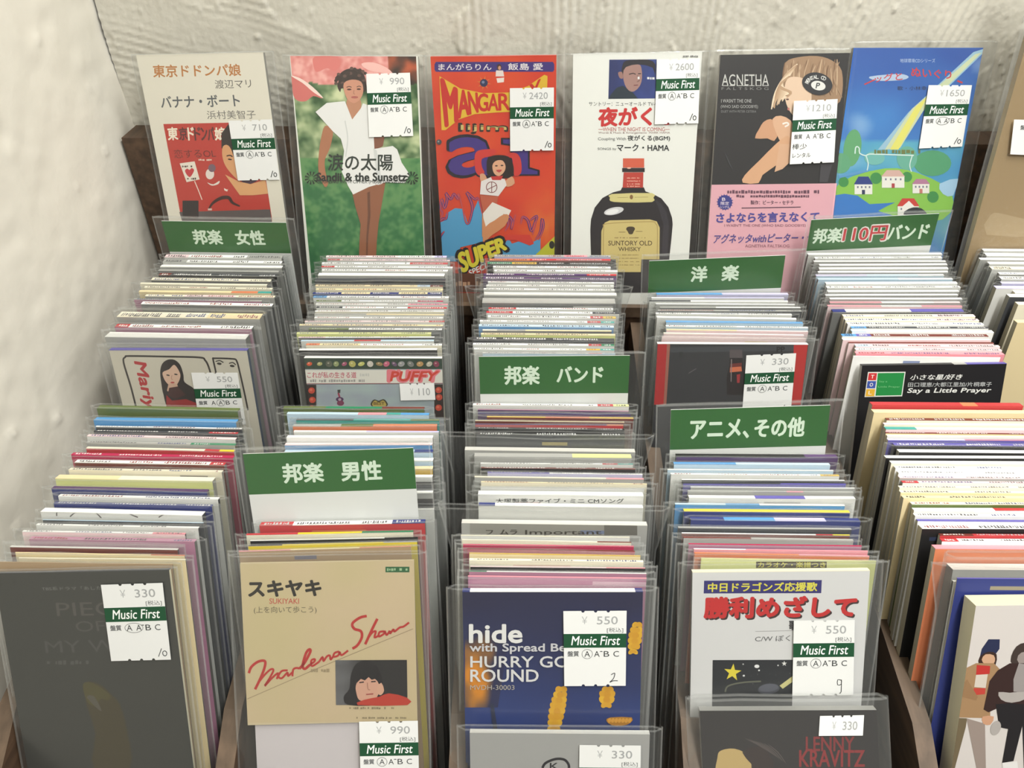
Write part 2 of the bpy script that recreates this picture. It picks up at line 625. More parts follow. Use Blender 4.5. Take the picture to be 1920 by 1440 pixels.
# back wall, its plaster combed in short overlapping sweeps
xs = np.concatenate([np.linspace(WALL_X, .72, 840), [1.0, 2.2]])
zs = np.concatenate([[0, .5, .9], np.linspace(CZ - .30, CZ + .06, 210), [1.5, 2.0, 2.6]])
X, Z = np.meshgrid(xs, zs)
hgt = np.zeros_like(X)
best = np.full(X.shape, 1e9); second = np.full(X.shape, 1e9)
wx = X + .03 * upsample(rng.standard_normal((10, 30)), *X.shape); wz = Z + .03 * upsample(rng.standard_normal((10, 30)), *X.shape)
cent = []
for k in range(24):
    cx, cz = rng.uniform(-.3, .75), rng.uniform(CZ - .3, CZ + .08)
    ang = rng.normal(R(1), R(6))
    if cx < -.17:
        ang = R(80) + rng.normal(0, R(8))
    elif cx < .02 and rng.random() < .4:
        ang = rng.normal(R(25), R(20))
    flat = (cx > .38 and cz > CZ - .12) or (-.16 < cx < .05 and rng.random() < .55)
    cent.append((cx, cz, ang, flat))
for cx, cz, ang, flat in cent:
    d = (wx - cx) ** 2 * 1.6 + (wz - cz) ** 2
    u = (X - cx) * math.cos(ang) + (Z - cz) * math.sin(ang)
    vv = -(X - cx) * math.sin(ang) + (Z - cz) * math.cos(ang)
    pitch = rng.uniform(.0052, .0068)
    w = u + .0012 * np.sin(vv * 60 + cx * 50) + .006 * vv * vv / .05
    pat = (np.abs(np.sin(w * math.pi / pitch)) ** .6) * (.00008 if flat else .0013)
    pat = pat * (.6 + .5 * np.clip(np.sin(w * 95 + cx * 40), -1, 1))
    m = d < best
    hgt = np.where(m, pat, hgt)
    best = np.minimum(best, d)
hgt += .0005 * upsample(rng.standard_normal((14, 40)), *X.shape)
crumb = upsample(rng.standard_normal((110, 420)), *X.shape)
hgt += .0011 * np.clip(crumb - 1.15, 0, 1.2)
fine = upsample(rng.standard_normal((200, 700)), *X.shape)
hgt += .00012 * fine
P = np.stack([X, WALL_Y - hgt, Z], -1)
P[:, -2:, 1] = WALL_Y; P[:3, :, 1] = WALL_Y; P[-3:, :, 1] = WALL_Y
grid_mesh('wall_back', P, M_PLASTER)

# side wall, trowelled in soft lumps
ys = np.concatenate([[-2.4, -.6], np.linspace(-.1, WALL_Y + .003, 210)])
zs = np.concatenate([[0, .4], np.linspace(CZ - .52, CZ + .06, 190), [1.6, 2.6]])
Y, Z = np.meshgrid(ys, zs)
h = .0012 * upsample(rng.standard_normal((7, 8)), *Y.shape) + .0003 * upsample(rng.standard_normal((60, 60)), *Y.shape)
h += .0022 * np.clip(upsample(rng.standard_normal((90, 90)), *Y.shape) - 1.9, 0, 1)
P = np.stack([WALL_X + h, Y, Z], -1)
P[:, :2, 0] = WALL_X
grid_mesh('wall_left', P, M_PLASTER2, flip=True)

mb = MB(); mb.box(WALL_X, 2.2, -2.4, WALL_Y + .02, -.05, 0, (110, 100, 90))
o = mb.build('floor', M_FLOOR); o['kind'] = 'structure'
mb = MB(); mb.box(WALL_X, 2.2, -2.4, WALL_Y + .02, 2.6, 2.65, (210, 209, 204))
o = mb.build('ceiling', M_CEIL); o['kind'] = 'structure'

# ------------------------------------------------------------------ the rack
PITCHX = .1137
def col_x(i):
    return -.2005 + PITCHX * i
rack = bpy.data.objects.new('display_rack', None); COL.objects.link(rack)
rack.location = (0, .3, 0)
tag(rack, 'dark brown wooden rack of bins standing against the plaster walls', 'rack')
RX0, RX1 = WALL_X + .004, 1.10


def rpart(name, mb, mat):
    o = mb.build(name, mat)
    o.parent = rack
    o.matrix_parent_inverse = Matrix.Translation((0, -.3, 0))
    return o


def zrel(z):
    return CZ + z


mb = MB()   # sloping floor of the bins, on a closed base
y0, y1 = .06, LEDGE_Y
def fz(y): return CZ + FZ0 + FSL * (y - FY0)
sec = [(y0, 0.02), (y1, 0.02), (y1, fz(y1)), (y0, fz(y0))]
mb.face([(RX0, a, b) for a, b in sec][::-1], (80, 60, 46)); mb.face([(RX1, a, b) for a, b in sec], (80, 60, 46))
for (a, b), (c, d) in zip(sec, sec[1:] + sec[:1]):
    mb.face([(RX0, a, b), (RX1, a, b), (RX1, c, d), (RX0, c, d)][::1], (80, 60, 46))
rpart('base', mb, M_WOOD)
mb = MB(); mb.box(RX0, RX1, LEDGE_Y, PANEL_Y, .02, zrel(LEDGE_Z), (80, 60, 46))
rpart('ledge', mb, M_WOOD)
mb = MB(); mb.box(RX0, RX1, LEDGE_Y - .0015, LEDGE_Y + .004, zrel(LEDGE_Z) - .007, zrel(LEDGE_Z) + .0015, (150, 140, 130))
o = rpart('ledge_lip', mb, M_WOOD2)
mb = MB(); mb.box(RX0, RX1, PANEL_Y, WALL_Y - .003, .02, zrel(PANEL_Z), (80, 60, 46))
rpart('back_panel', mb, M_WOOD)
for i in range(-1, 9):
    xc = col_x(i) + PITCHX / 2
    if xc + .005 > RX1 or xc - .005 < RX0:
        continue
    top = lambda y: CZ + TZ0 + TSL * (y - TY0) - .065
    sec = [(.075, fz(.075) - .002), (LEDGE_Y, fz(LEDGE_Y) - .002), (LEDGE_Y, top(LEDGE_Y)), (.20, top(.20)), (.085, top(.085) - .05), (.075, top(.075) - .06)]
    mb = MB(); x0, x1 = xc - .0045, xc + .0045
    mb.face([(x0, a, b) for a, b in sec][::-1], (0, 0, 0)); mb.face([(x1, a, b) for a, b in sec], (0, 0, 0))
    for k, ((a, b), (c, d)) in enumerate(zip(sec, sec[1:] + sec[:1])):
        mb.face([(x0, a, b), (x1, a, b), (x1, c, d), (x0, c, d)], (0, 0, 0), 1 if k in (2, 3, 4, 5) else 0)
    rpart('divider', mb, [M_WOOD, M_WOOD2])


# ------------------------------------------------------------------ CDs seen by their top edge
PAL = {'W': (245, 245, 242), 'w': (222, 222, 218), 'I': (236, 229, 206), 'C': (232, 214, 170), 'G': (168, 168, 164), 'g': (120, 121, 120),
       'D': (70, 72, 76), 'K': (34, 33, 34), 'R': (188, 62, 66), 'P': (232, 150, 160), 'p': (240, 212, 214), 'M': (182, 44, 84), 'H': (222, 62, 108),
       'O': (212, 128, 90), 'Y': (226, 204, 60), 'L': (214, 218, 150), 'E': (96, 112, 62), 'B': (88, 152, 206), 'b': (190, 214, 232), 'N': (48, 58, 120),
       'U': (98, 92, 168), 'V': (86, 62, 104), 'u': (196, 192, 226), 'T': (70, 158, 150), 't': (176, 150, 118), 'r': (112, 54, 46), 'S': (178, 128, 152), 'F': (38, 128, 88),
       'Q': (212, 176, 72), 'X': (205, 205, 200)}
NAME = {'W': 'white', 'w': 'pale grey', 'I': 'ivory', 'C': 'cream', 'G': 'grey', 'g': 'mid grey', 'D': 'slate', 'K': 'black', 'R': 'red', 'P': 'pink',
        'p': 'blush', 'M': 'magenta', 'H': 'hot pink', 'O': 'orange', 'Y': 'yellow', 'L': 'lime', 'E': 'olive', 'B': 'blue', 'b': 'pale blue', 'N': 'navy',
        'U': 'violet', 'V': 'purple', 'u': 'lavender', 'T': 'teal', 't': 'tan', 'r': 'brown', 'S': 'mauve', 'F': 'green', 'Q': 'gold', 'X': 'clear'}
ORD = ['first', 'second', 'third', 'fourth', 'fifth', 'sixth', 'seventh', 'eighth', 'ninth', 'tenth', 'eleventh', 'twelfth', 'thirteenth', 'fourteenth',
       'fifteenth', 'sixteenth', 'seventeenth', 'eighteenth', 'nineteenth', 'twentieth', 'twenty-first', 'twenty-second', 'twenty-third',
       'twenty-fourth', 'twenty-fifth', 'twenty-sixth', 'twenty-seventh', 'twenty-eighth', 'twenty-ninth', 'thirtieth', 'thirty-first', 'thirty-second']

# each row: y of the upper rim in the photograph, its two ends, colours along the edge, colour of the face below, flags
# flags: m small print, N no bag, B wide loose bag, J jewel case, d tilt of the rim in pixels
COLS = {
 0: [(478, 312, 531, 'p2W5G3', 'w', 'm'), (488, 308, 530, 'G2W8', 'w', 'm'), (497, 303, 531, 'W', 'G', ''), (506, 298, 524, 'G', 'g', ''),
     (513, 300, 522, 'r1D9', 'K', 'm'), (522, 290, 506, 'I', 'g', 'm'), (531, 264, 502, 'I', 'I', ''), (538, 272, 512, 'I', 'I', 'm'),
     (545, 262, 510, 'C7O2T1', 'C', ''), (553, 274, 517, 'I3p4I3', 'G', 'm'), (561, 252, 492, 'G', 'S', 'm'), (567, 268, 513, 'W', 'g', 'm'),
     (577, 233, 494, 'X', 'G', ''), (586, 228, 494, 'I5C3', 'G', 'Jm'), (609, 220, 476, 'R1W9', 'S', 'm'), (624, 206, 468, 'w', 'G', 'J')],
 10: [(762, 192, 447, 'E', 'E', ''), (784, 182, 447, 'B', 'B', ''), (800, 180, 455, 'W', 'D', 'm'), (808, 178, 447, 'D8R2', 'D', 'm'), (817, 166, 445, 'p', 'w', 'm'),
      (829, 164, 444, 'G7F3', 'G', 'm'), (840, 164, 442, 'I8R1Y1', 'R', ''), (851, 137, 441, 'M', 'M', 'm'), (864, 148, 422, 'W9R1', 'r', 'm'),
      (879, 132, 420, 'I', 'I', 'm'), (892, 111, 405, 'C4I6', 'L', ''), (914, 101, 393, 'V', 'N', ''), (929, 113, 413, 'W', 'w', 'm'),
      (943, 103, 401, 'N', 'N', 'm'), (955, 84, 386, 'W', 'w', 'a'), (976, 80, 383, 'b', 'D', ''), (984, 70, 375, 'W', 'w', 'm'), (996, 44, 350, 'W8P2', 'p', 'm'),
      (1008, 60, 370, 'S', 'S', 'm'), (1025, 21, 336, 'w', 'r', 'J'), (1040, 28, 347, 'C8O2', 'C', 'm'), (1053, 32, 347, 'I', 'C', 'm'), (1063, -8, 322, 't', 't', 'm')],
 1: [(479, 612, 838, 'p6W3u1', 'w', 'm'), (486, 615, 844, 'R1p9', 'w', 'm'), (492, 604, 840, 'W7R3', 'W', 'm'), (499, 603, 849, 'R1W9', 'w', 'm'), (505, 604, 840, 'W', 'w', 'm'),
     (512, 598, 834, 'W', 'G', ''), (522, 592, 836, 'D', 'D', ''), (534, 592, 831, 'C8b1r1', 'I', 'm'), (541, 593, 831, 'C', 'I', 'm'), (548, 587, 829, 'N2C2N2C2N1', 'N', 'm'),
     (555, 588, 842, 'B1W9', 'w', 'm'), (563, 593, 831, 'E2W6M2', 'w', 'm'), (569, 592, 840, 'w7P3', 'w', 'm'), (575, 594, 838, 'D2W5R3', 'w', 'm'), (582, 591, 833, 'W', 'I', 'm'),
     (588, 590, 833, 'G4C6', 'w', ''), (594, 590, 831, 'W', 'w', 'm'), (601, 572, 834, 'p8R1', 'w', 'm'), (608, 562, 831, 'C', 'G', 'm'), (615, 580, 829, 'E3W7', 'g', 'm'),
     (623, 557, 809, 'L', 'L', 'm'), (631, 560, 815, 'p2W8', 'D', 'm'), (637, 565, 814, 'b4R2b4', 'w', ''), (644, 575, 829, 'O1C3W6', 'I', 'm'), (653, 562, 820, 'W', 'K', '')],
 11: [(762, 533, 796, 'E3F4r3', 'E', ''), (773, 540, 805, 'b5P2T1B2', 'b', ''), (785, 557, 824, 'D4T4E2', 'T', ''), (795, 553, 818, 'G3E2O4', 'O', ''), (807, 552, 823, 'W5u5', 'w', ''), (816, 540, 812, 'W', 'W', ''),
      (830, 537, 810, 'p', 'B', ''), (843, 536, 812, 'b7N1', 'b', ''), (858, 534, 812, 'W', 'b', ''), (874, 532, 810, 'C', 'Q', ''), (890, 530, 808, 'W', 'w', ''), (904, 530, 808, 'K', 'D', ''),
      (921, 528, 806, 'W', 'G', ''), (936, 528, 806, 'K', 'K', ''), (954, 526, 806, 'w', 'w', '')],
 12: [(976, 491, 798, 'R2W6N2', 'R', 'm'), (997, 464, 775, 'R4Y5F4', 'I', ''), (1012, 470, 783, 'W8K2', 'K', 'm'), (1019, 467, 782, 'K2Y6G2', 'Y', ''),
      (1030, 449, 770, 'P3C4O3', 't', 'm')],
 2: [(478, 927, 1144, 'G6P2G2', 'u', 'm'), (485, 918, 1144, 'O3R6', 'r', 'm'), (492, 914, 1144, 'F2Q2K6', 'K', 'm'), (499, 925, 1144, 'W', 'w', 'm'), (506, 927, 1157, 'W', 'w', 'm'),
     (513, 907, 1155, 'V7R2', 'V', 'm'), (520, 906, 1155, 'V', 'V', 'm'), (528, 915, 1151, 'W', 'w', 'm'), (534, 912, 1150, 'w', 'w', 'm'), (541, 907, 1152, 'W', 'w', 'm'),
     (548, 908, 1155, 'w', 'G', 'B'), (559, 905, 1152, 'G', 'g', 'J'), (577, 917, 1148, 'R2W7', 'w', 'm'), (584, 912, 1160, 'R2W6D2', 'w', 'm'), (592, 915, 1154, 'W8R1Q1', 'w', 'm'),
     (601, 900, 1151, 'W8R1T1', 'w', 'm'), (609, 898, 1150, 'b', 'B', 'm'), (618, 905, 1146, 'I1G2C6', 'g', ''), (625, 902, 1153, 'C', 'L', 'm'), (633, 888, 1151, 'D', 'D', 'm'),
     (644, 887, 1151, 'W9R1F1', 'w', 'm'), (653, 889, 1151, 'W8Q1T1', 'w', 'm'), (661, 905, 1153, 'w8P1b1', 'b', 'm')],
 13: [(757, 887, 1178, 'W8R1L1', 'w', 'm'), (768, 896, 1178, 'S', 'V', ''), (775, 896, 1182, 'N', 'V', 'm'), (781, 913, 1187, 'Q4O3Q3', 'r', ''), (789, 891, 1170, 'C', 'r', ''), (795, 891, 1168, 'V8O1', 'R', ''),
      (802, 891, 1170, 'K', 'K', 'm'), (811, 894, 1170, 'K', 'D', 'm'), (826, 872, 1190, 'X', 'G', 'B'), (850, 890, 1182, 'G5L3', 'G', ''), (868, 901, 1186, 'W8R1T1', 'w', 'm'), (876, 902, 1190, 'r', 'K', 'm'), (886, 914, 1204, 'U4W6', 'u', 'm'),
      (894, 890, 1206, 'I7P2', 'G', ''), (904, 902, 1212, 'C', 'I', 'm'), (913, 901, 1207, 'G', 'w', ''), (921, 897, 1204, 'w', 'w', 'k'), (944, 898, 1204, 'N1W9', 'w', ''),
      (961, 866, 1212, 'X', 'G', 'Bi'), (1004, 864, 1180, 'I', 'w', 'm'), (1014, 866, 1183, 'I8r2', 'I', 'm'), (1024, 868, 1188, 'H', 'M', ''), (1032, 876, 1190, 'r', 'M', 'm'),
      (1038, 880, 1200, 'Q', 'C', ''), (1048, 880, 1205, 'I', 'I', 'm'), (1062, 882, 1209, 'p7P2', 'K', 'm'), (1078, 879, 1212, 'F1W9', 'S', 'm'), (1088, 877, 1212, 'P', 'S', '')],
 3: [(549, 1231, 1475, 'B5u5', 'u', ''), (557, 1222, 1468, 'W4u6', 'w', ''), (563, 1218, 1475, 'D3W7', 'w', ''), (569, 1230, 1488, 'W', 'G', ''), (575, 1238, 1498, 'G4W6', 'g', ''), (581, 1234, 1500, 'G', 'D', 'm'),
     (587, 1230, 1482, 'W', 'w', 'm'), (594, 1232, 1490, 'W', 'w', ''), (602, 1249, 1502, 'B', 'b', ''), (611, 1249, 1512, 'W', 'b', 'm'), (618, 1250, 1512, 'C5p5', 'p', ''), (625, 1245, 1504, 'I3p7', 'p', ''), (632, 1242, 1508, 'p', 'p', 'm')],
 13.5: [(851, 1267, 1565, 'K8V2', 'V', ''), (867, 1263, 1552, 'B4b6', 'b', 'd'), (880, 1252, 1560, 'W', 'b', ''), (888, 1258, 1570, 'W8Q1', 'w', 'm'), (903, 1280, 1582, 'W', 'D', ''), (908, 1282, 1584, 'D6U4', 'U', ''), (914, 1296, 1600, 'W', 'G', 'm'), (920, 1290, 1596, 'G6P1G3', 'G', ''),
       (929, 1291, 1598, 'w4U3w3', 'w', ''), (944, 1266, 1580, 'b3B2W5', 'B', ''), (955, 1282, 1588, 'Y', 'N', ''), (970, 1294, 1606, 'N2B3u3N2', 'N', ''), (988, 1272, 1592, 'G', 'D', ''), (1000, 1279, 1590, 'W8R1Y1', 'r', 'm'), (1008, 1282, 1596, 'r4G6', 'G', ''),
       (1020, 1292, 1612, 'M', 'S', ''), (1031, 1302, 1624, 'W3P7', 'P', 'm'), (1038, 1303, 1626, 'O6P4', 'O', ''), (1051, 1316, 1640, 'L', 'L', 'e')],
 4: [(474, 1515, 1762, 'W', 'w', ''), (481, 1528, 1762, 'W', 'w', 'm'), (488, 1526, 1770, 'w', 'G', ''), (494, 1536, 1772, 'w', 'G', ''), (501, 1536, 1774, 'W', 'w', ''), (508, 1534, 1774, 'W', 'G', ''), (514, 1530, 1766, 'u4b4w2', 'b', ''),
     (521, 1534, 1782, 'b6W4', 'b', ''), (528, 1548, 1790, 'W', 'W', ''), (536, 1550, 1796, 'W', 'w', 'm'), (544, 1552, 1794, 'W', 'G', ''), (551, 1548, 1792, 'W', 'G', ''), (558, 1556, 1800, 'W', 'G', ''), (565, 1556, 1796, 'P4W4p2', 'G', ''),
     (572, 1552, 1800, 'P4w3P3', 'p', ''), (579, 1560, 1800, 'N1w5U4', 'g', ''), (589, 1580, 1822, 'I7p3', 'I', 'Nm'), (597, 1584, 1830, 'W6p3', 'I', 'Nm'), (604, 1588, 1838, 'W', 'W', 'Nm'), (612, 1596, 1848, 'B1D8', 'w', 'Nm'), (618, 1596, 1856, 'b1W9', 'W', 'N'), (626, 1578, 1846, 'B1U1r8', 'w', 'Nm'),
     (634, 1580, 1850, 'W3p7', 'p', 'N'), (641, 1592, 1858, 'r', 'p', 'N'), (646, 1604, 1868, 'b1p9', 'p', 'Nm'), (653, 1604, 1872, 'W4p5', 'p', 'Nm'), (660, 1604, 1876, 'P', 'P', 'Nm'), (669, 1602, 1872, 'W', 'W', 'Nm')],
 14: [(754, 1631, 1909, 'R6O1R3', 'R', 'N'), (768, 1634, 1926, 'C', 'C', 'N'), (784, 1660, 1944, 'r', 'I', 'Nm'), (793, 1656, 1944, 'p', 'I', 'N'), (801, 1658, 1944, 'T2p8', 'p', 'N'), (811, 1660, 1946, 'r', 'C', 'Nm'), (816, 1662, 1950, 'I', 'w', 'N'),
      (823, 1664, 1950, 'u5S5', 'U', 'N'), (831, 1674, 1960, 'U', 'K', 'm'), (843, 1682, 1972, 'W', 'K', 'N'), (854, 1658, 1955, 'W', 'K', 'N'), (864, 1668, 1965, 'W', 'I', 'N'), (874, 1676, 1974, 'W', 'W', 'Nm'), (884, 1682, 1980, 'W', 'W', 'Nm'),
      (893, 1684, 1982, 'p', 'G', 'Nm'), (902, 1690, 1990, 'R1p9', 'w', 'Nm'), (911, 1684, 1984, 'I', 'I', 'Nm'), (920, 1686, 1986, 'I', 'C', 'Nm'), (929, 1690, 1990, 'C', 'C', 'Nm'), (941, 1706, 2004, 'I', 'E', 'Nm'), (952, 1710, 2010, 'W5R2W3', 'w', 'N'), (963, 1712, 2014, 'W', 'w', 'Nm'),
      (974, 1718, 2024, 'U', 'W', 'N'), (983, 1722, 2030, 'W', 'K', 'Nm'), (1001, 1760, 2072, 'r2R8', 'R', 'Nm'), (1010, 1762, 2074, 'R1W9', 'W', 'Nm'), (1022, 1747, 2068, 'P', 'O', 'N'), (1042, 1778, 2096, 'X', 'G', 'J'), (1073, 1788, 2108, 'X', 'w', 'B'), (1090, 1797, 2126, 'U', 'N', 'N')],
 5: [(467, 1842, 2068, 'W', 'w', ''), (475, 1846, 2072, 'W', 'w', ''), (484, 1836, 2066, 'W', 'G', 'N'), (491, 1852, 2080, 'W', 'w', ''), (500, 1856, 2084, 'I', 'w', 'm'), (511, 1872, 2100, 'W', 'G', 'm'), (519, 1874, 2104, 'W', 'w', 'm'), (529, 1876, 2110, 'u', 'u', ''), (536, 1864, 2110, 'u4U6', 'w', 'N'),
     (545, 1900, 2140, 'W', 'w', 'N'), (552, 1888, 2136, 'W', 'D', 'N'), (566, 1904, 2150, 'I', 'I', 'N'), (600, 1902, 2150, 'C', 'C', 'N')],
}
ANCHOR = {0: 'the wall-side green card', 10: 'the blue-rimmed portrait cover', 1: 'the white-dress woman cover', 11: 'the fruit-bordered cover', 12: 'the tilted green card',
          2: 'the orange cartoon cover', 13: 'the mid-rack green card', 3: 'the two-character green card', 13.5: 'the comma-lettered green card', 4: 'the red-numeral green card',
          14: 'the coloured-squares black cover', 5: 'the brown paper record'}
GROUPN = {0: 'first', 10: 'first', 1: 'second', 11: 'second', 12: 'second', 2: 'third', 13: 'third', 3: 'fourth', 13.5: 'fourth', 4: 'fifth', 14: 'fifth', 5: 'sixth'}


def parse(sp):
    out = []
    i = 0
    while i < len(sp):
        k = sp[i]; i += 1
        n = ''
        while i < len(sp) and sp[i].isdigit():
            n += sp[i]; i += 1
        out.append((k, float(n or 1)))
    t = sum(b for a, b in out)
    return [(a, b / t) for a, b in out]


def edge_label(segs):
    main = max(segs, key=lambda q: q[1])[0]
    tips = [NAME[k] for k, f in segs if k != main and NAME[k] != NAME[main]]
    tips = list(dict.fromkeys(tips))[:2]
    return NAME[main] + (' and ' + ' and '.join(tips) if tips else '')


def row_frame(key, row, t, seed, ahead):
    """Frame of one filed CD, leaned and set back so it clears the thing in front of it."""
    v, xl, xr, segs, face, fl = row
    r = random.Random(seed)
    p = tops((xl + xr) / 2, v)
    d = (CROT.transposed() @ (p - Vector((0, 0, CZ)))).z
    W = min(max((xr - xl) / F_PX * -d, .080), .096)
    lean = lean_at(p.y) + r.uniform(-.2, .2)
    yaw = r.uniform(-.2, .2)
    if ahead is not None:
        lean = min(lean, ahead.lean - .02)
        yaw = ahead.yaw * .9 + yaw * .5
    tilt = math.degrees(-.016 if key in (3, 13.5, 4) else .004 if key in (0, 10) else -.004) + r.uniform(-.25, .25)
    fr = Frame(p, lean, yaw, tilt)
    fr.H = floor_h(p, lean)
    if ahead is not None:      # as thick as the room before the next one allows
        m = gap(fr, ahead, W, fl)
        t = max(.0005, min(t, m - .0003))
    fr = Frame(p - fr.M @ Vector((0, t + .0002, 0)), lean, yaw, tilt)
    fr.W, fr.t = W, t
    set_back(fr, ahead, fl)
    return fr


def gap(fr, ahead, W, fl=''):
    front = .0003 if 'N' in fl else .0008
    back = ahead.t + (.0002 if getattr(ahead, 'bare', 0) else .0008)
    return min((ahead.Mi @ (fr.O + fr.M @ Vector((sx * (W / 2 + .005), -front, z)) - ahead.O)).y - back for sx in (-1, 1) for z in (.003, -fr.H))


def set_back(fr, ahead, fl=''):
    fr.H = floor_h(fr.O, fr.lean)
    if ahead is None:
        return
    front = .0003 if 'N' in fl else .0008
    back = ahead.t + (.0002 if getattr(ahead, 'bare', 0) else .0008)
    for _ in range(4):
        need = 0
        for sx in (-1, 1):
            for z in (.003, -fr.H):
                q = fr.O + fr.M @ Vector((sx * (fr.W / 2 + .005), -front, z))
                need = max(need, back - (ahead.Mi @ (q - ahead.O)).y)
        if need < 1e-6:
            break
        fr.O = fr.O + Vector((0, need / math.cos(R(ahead.lean)), need / math.cos(R(ahead.lean)) * TSL))
        fr.H = floor_h(fr.O, fr.lean)


def spine_cd(key, idx, row, fr, t, seed):
    v, xl, xr, segs, face, fl = row
    segs = parse(segs)
    r = random.Random(seed)
    W, H, O = fr.W, fr.H, fr.O
    kind = 'cd_case' if 'J' in fl else 'cd_single'
    root = fr.root(kind)
    fc = PAL[face]
    inset = 0
    body = r.choice([(176, 170, 150), (150, 148, 138), (190, 182, 158)]) if 'N' in fl else r.choice([(88, 89, 87), (112, 112, 108), (140, 139, 132), (70, 71, 72)])     # tray and paper edges, darkened to paint in the shade between columns
    clear = segs[0][0] == 'X'
    drop = .004 if clear else 0.0
    # jacket: card folder, printed on the face
    mb = MB()
    bw = W / 2
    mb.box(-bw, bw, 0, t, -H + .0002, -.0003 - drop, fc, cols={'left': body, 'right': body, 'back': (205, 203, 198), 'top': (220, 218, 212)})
    A = Art(fr, mb, -bw, bw, -H, -.0003 - drop)
    if 'k' in fl:
        A.zoom = (840, 740, 3.79); A.text('大塚製薬ファイブ・ミニ CMソング', (340, 738, 1250, 772), (62, 66, 66), .02)
    if 'i' in fl:
        A.zoom = (840, 740, 3.79)
        A.rect(155, 905, 1345, 1000, (150, 148, 140)); A.rect(1110, 920, 1345, 1000, (110, 108, 102))
        A.text('ﾌ ﾑﾗ Important', (270, 960, 1090, 1003), (70, 66, 60), .02)
    if 'e' in fl:
        A.zoom = (1220, 740, 4)
        A.rect(790, 1252, 1320, 1300, (62, 50, 30)); A.text('カラオケ・楽譜つき', (806, 1256, 1312, 1296), (214, 208, 70), .02)
    if 'a' in fl:
        A.zoom = (0, 750, 4)
        for q in ([(425, 870), (440, 830), (560, 832)], [(525, 875), (590, 828), (690, 826), (760, 885)], [(830, 822), (920, 825), (985, 860), (1035, 880)], [(1190, 880), (1260, 840), (1320, 822)]):
            A.stroke(q, 9, (96, 90, 88))
    else:
        for k in range(2):            # print running across the strip of face that shows
            if r.random() < .55:
                a = r.uniform(-.9, .5) * bw; b = min(bw, a + r.uniform(.2, .8) * bw)
                z = -r.uniform(.002, .006) - drop
                n0 = len(mb.v)
                cc = mix(fc, r.choice([(40, 40, 46), (235, 234, 228), (170, 60, 60), (70, 90, 150), (210, 190, 110)]), r.uniform(.25, .7))
                mb.face([(a, -1e-5 * (k + 1), z - .002), (b, -1e-5 * (k + 1), z - .002), (b, -1e-5 * (k + 1), z), (a, -1e-5 * (k + 1), z)], cc)
    mb.build('jacket', M_PRINT, root, dz=H)
    if not clear:
        mb = MB()
        x = -bw
        for k, f in segs:
            x2 = x + 2 * bw * f
            mb.box(x, x2, 0, t, -.0003, 0, PAL[k])
            if 'm' in fl and t > .0006:
                dark = sum(PAL[k]) > 380
                xx = x + .002
                n = 0
                while xx < x2 - .003:
                    run = r.uniform(.008, .034)
                    e = min(xx + run, x2 - .002)
                    c = r.choice([(70, 68, 70), (84, 82, 84), (100, 98, 98), (140, 76, 76), (78, 86, 124)]) if dark else r.choice([(225, 224, 220), (190, 190, 190)])
                    hy0, hy1 = t * r.uniform(.1, .2), t * r.uniform(.78, .92)
                    while xx < e:
                        w = r.uniform(.0004, .0011)
                        a0, a1 = hy0 + t * r.uniform(0, .2), hy1 - t * r.uniform(0, .22)
                        mb.face([(xx, a0, 4e-5), (xx + w, a0, 4e-5), (xx + w, a1, 4e-5), (xx, a1, 4e-5)], c)
                        if r.random() < .5:
                            mb.face([(xx - .0003, hy0, 5e-5), (xx + w + .0004, hy0, 5e-5), (xx + w + .0004, hy0 + t * .14, 5e-5), (xx - .0003, hy0 + t * .14, 5e-5)], c)
                        xx += w + r.uniform(.0004, .0009)
                    xx += r.uniform(.003, .014)
                    n += 1
            x = x2
        mb.build('spine', M_PRINT, root, dz=H)
    if 'J' in fl:
        sleeve(root, H, W + .006, t, ext=.0025, mat=M_CASE, name='clear_case', seed=seed, edges=.0007, wob=0)
    elif 'B' in fl:
        sleeve(root, H, W + .010, t, ext=.0055, seed=seed, flare=.006, xo=r.uniform(-.002, .002), wob=.0003)
    elif 'N' not in fl:
        sleeve(root, H, W + .0085, t, ext=r.uniform(-.0004, .0010), seed=seed, xo=r.uniform(-.0015, .0015))
    if idx > 19: segs = [q for q in segs if q[1] >= .3] or segs[:1]
    what = 'clear case' if 'J' in fl else 'bare CD' if 'N' in fl else 'loose-bagged CD' if 'B' in fl else 'bagged CD'
    while len(f"{what} {edge_label(segs)} rim {ORD[idx]} in front of {ANCHOR[key]}".split()) > 16 and len(segs) > 1:
        segs = [q for q in segs if q is not min(segs, key=lambda q: q[1])]
    tag(root, f"{what}, {edge_label(segs)} rim, {ORD[idx]} in front of {ANCHOR[key]}", 'CD', f"CDs filed in the {GROUPN[key]} bin column")
    return root


def bin_fit(TL, TR, L2, R2, v, dl=0, sl=2.5, W=.084, sw=.002, st=.0015):
    p = tops((TL[0] + TR[0]) / 2, v)
    fr = fit(TL, TR, L2, R2, W, sw=sw, lean=lean_at(p.y) + dl, sl=sl, thru=p, st=st, sy=1.2)
    fr.H = floor_h(fr.O, fr.lean)
    return fr


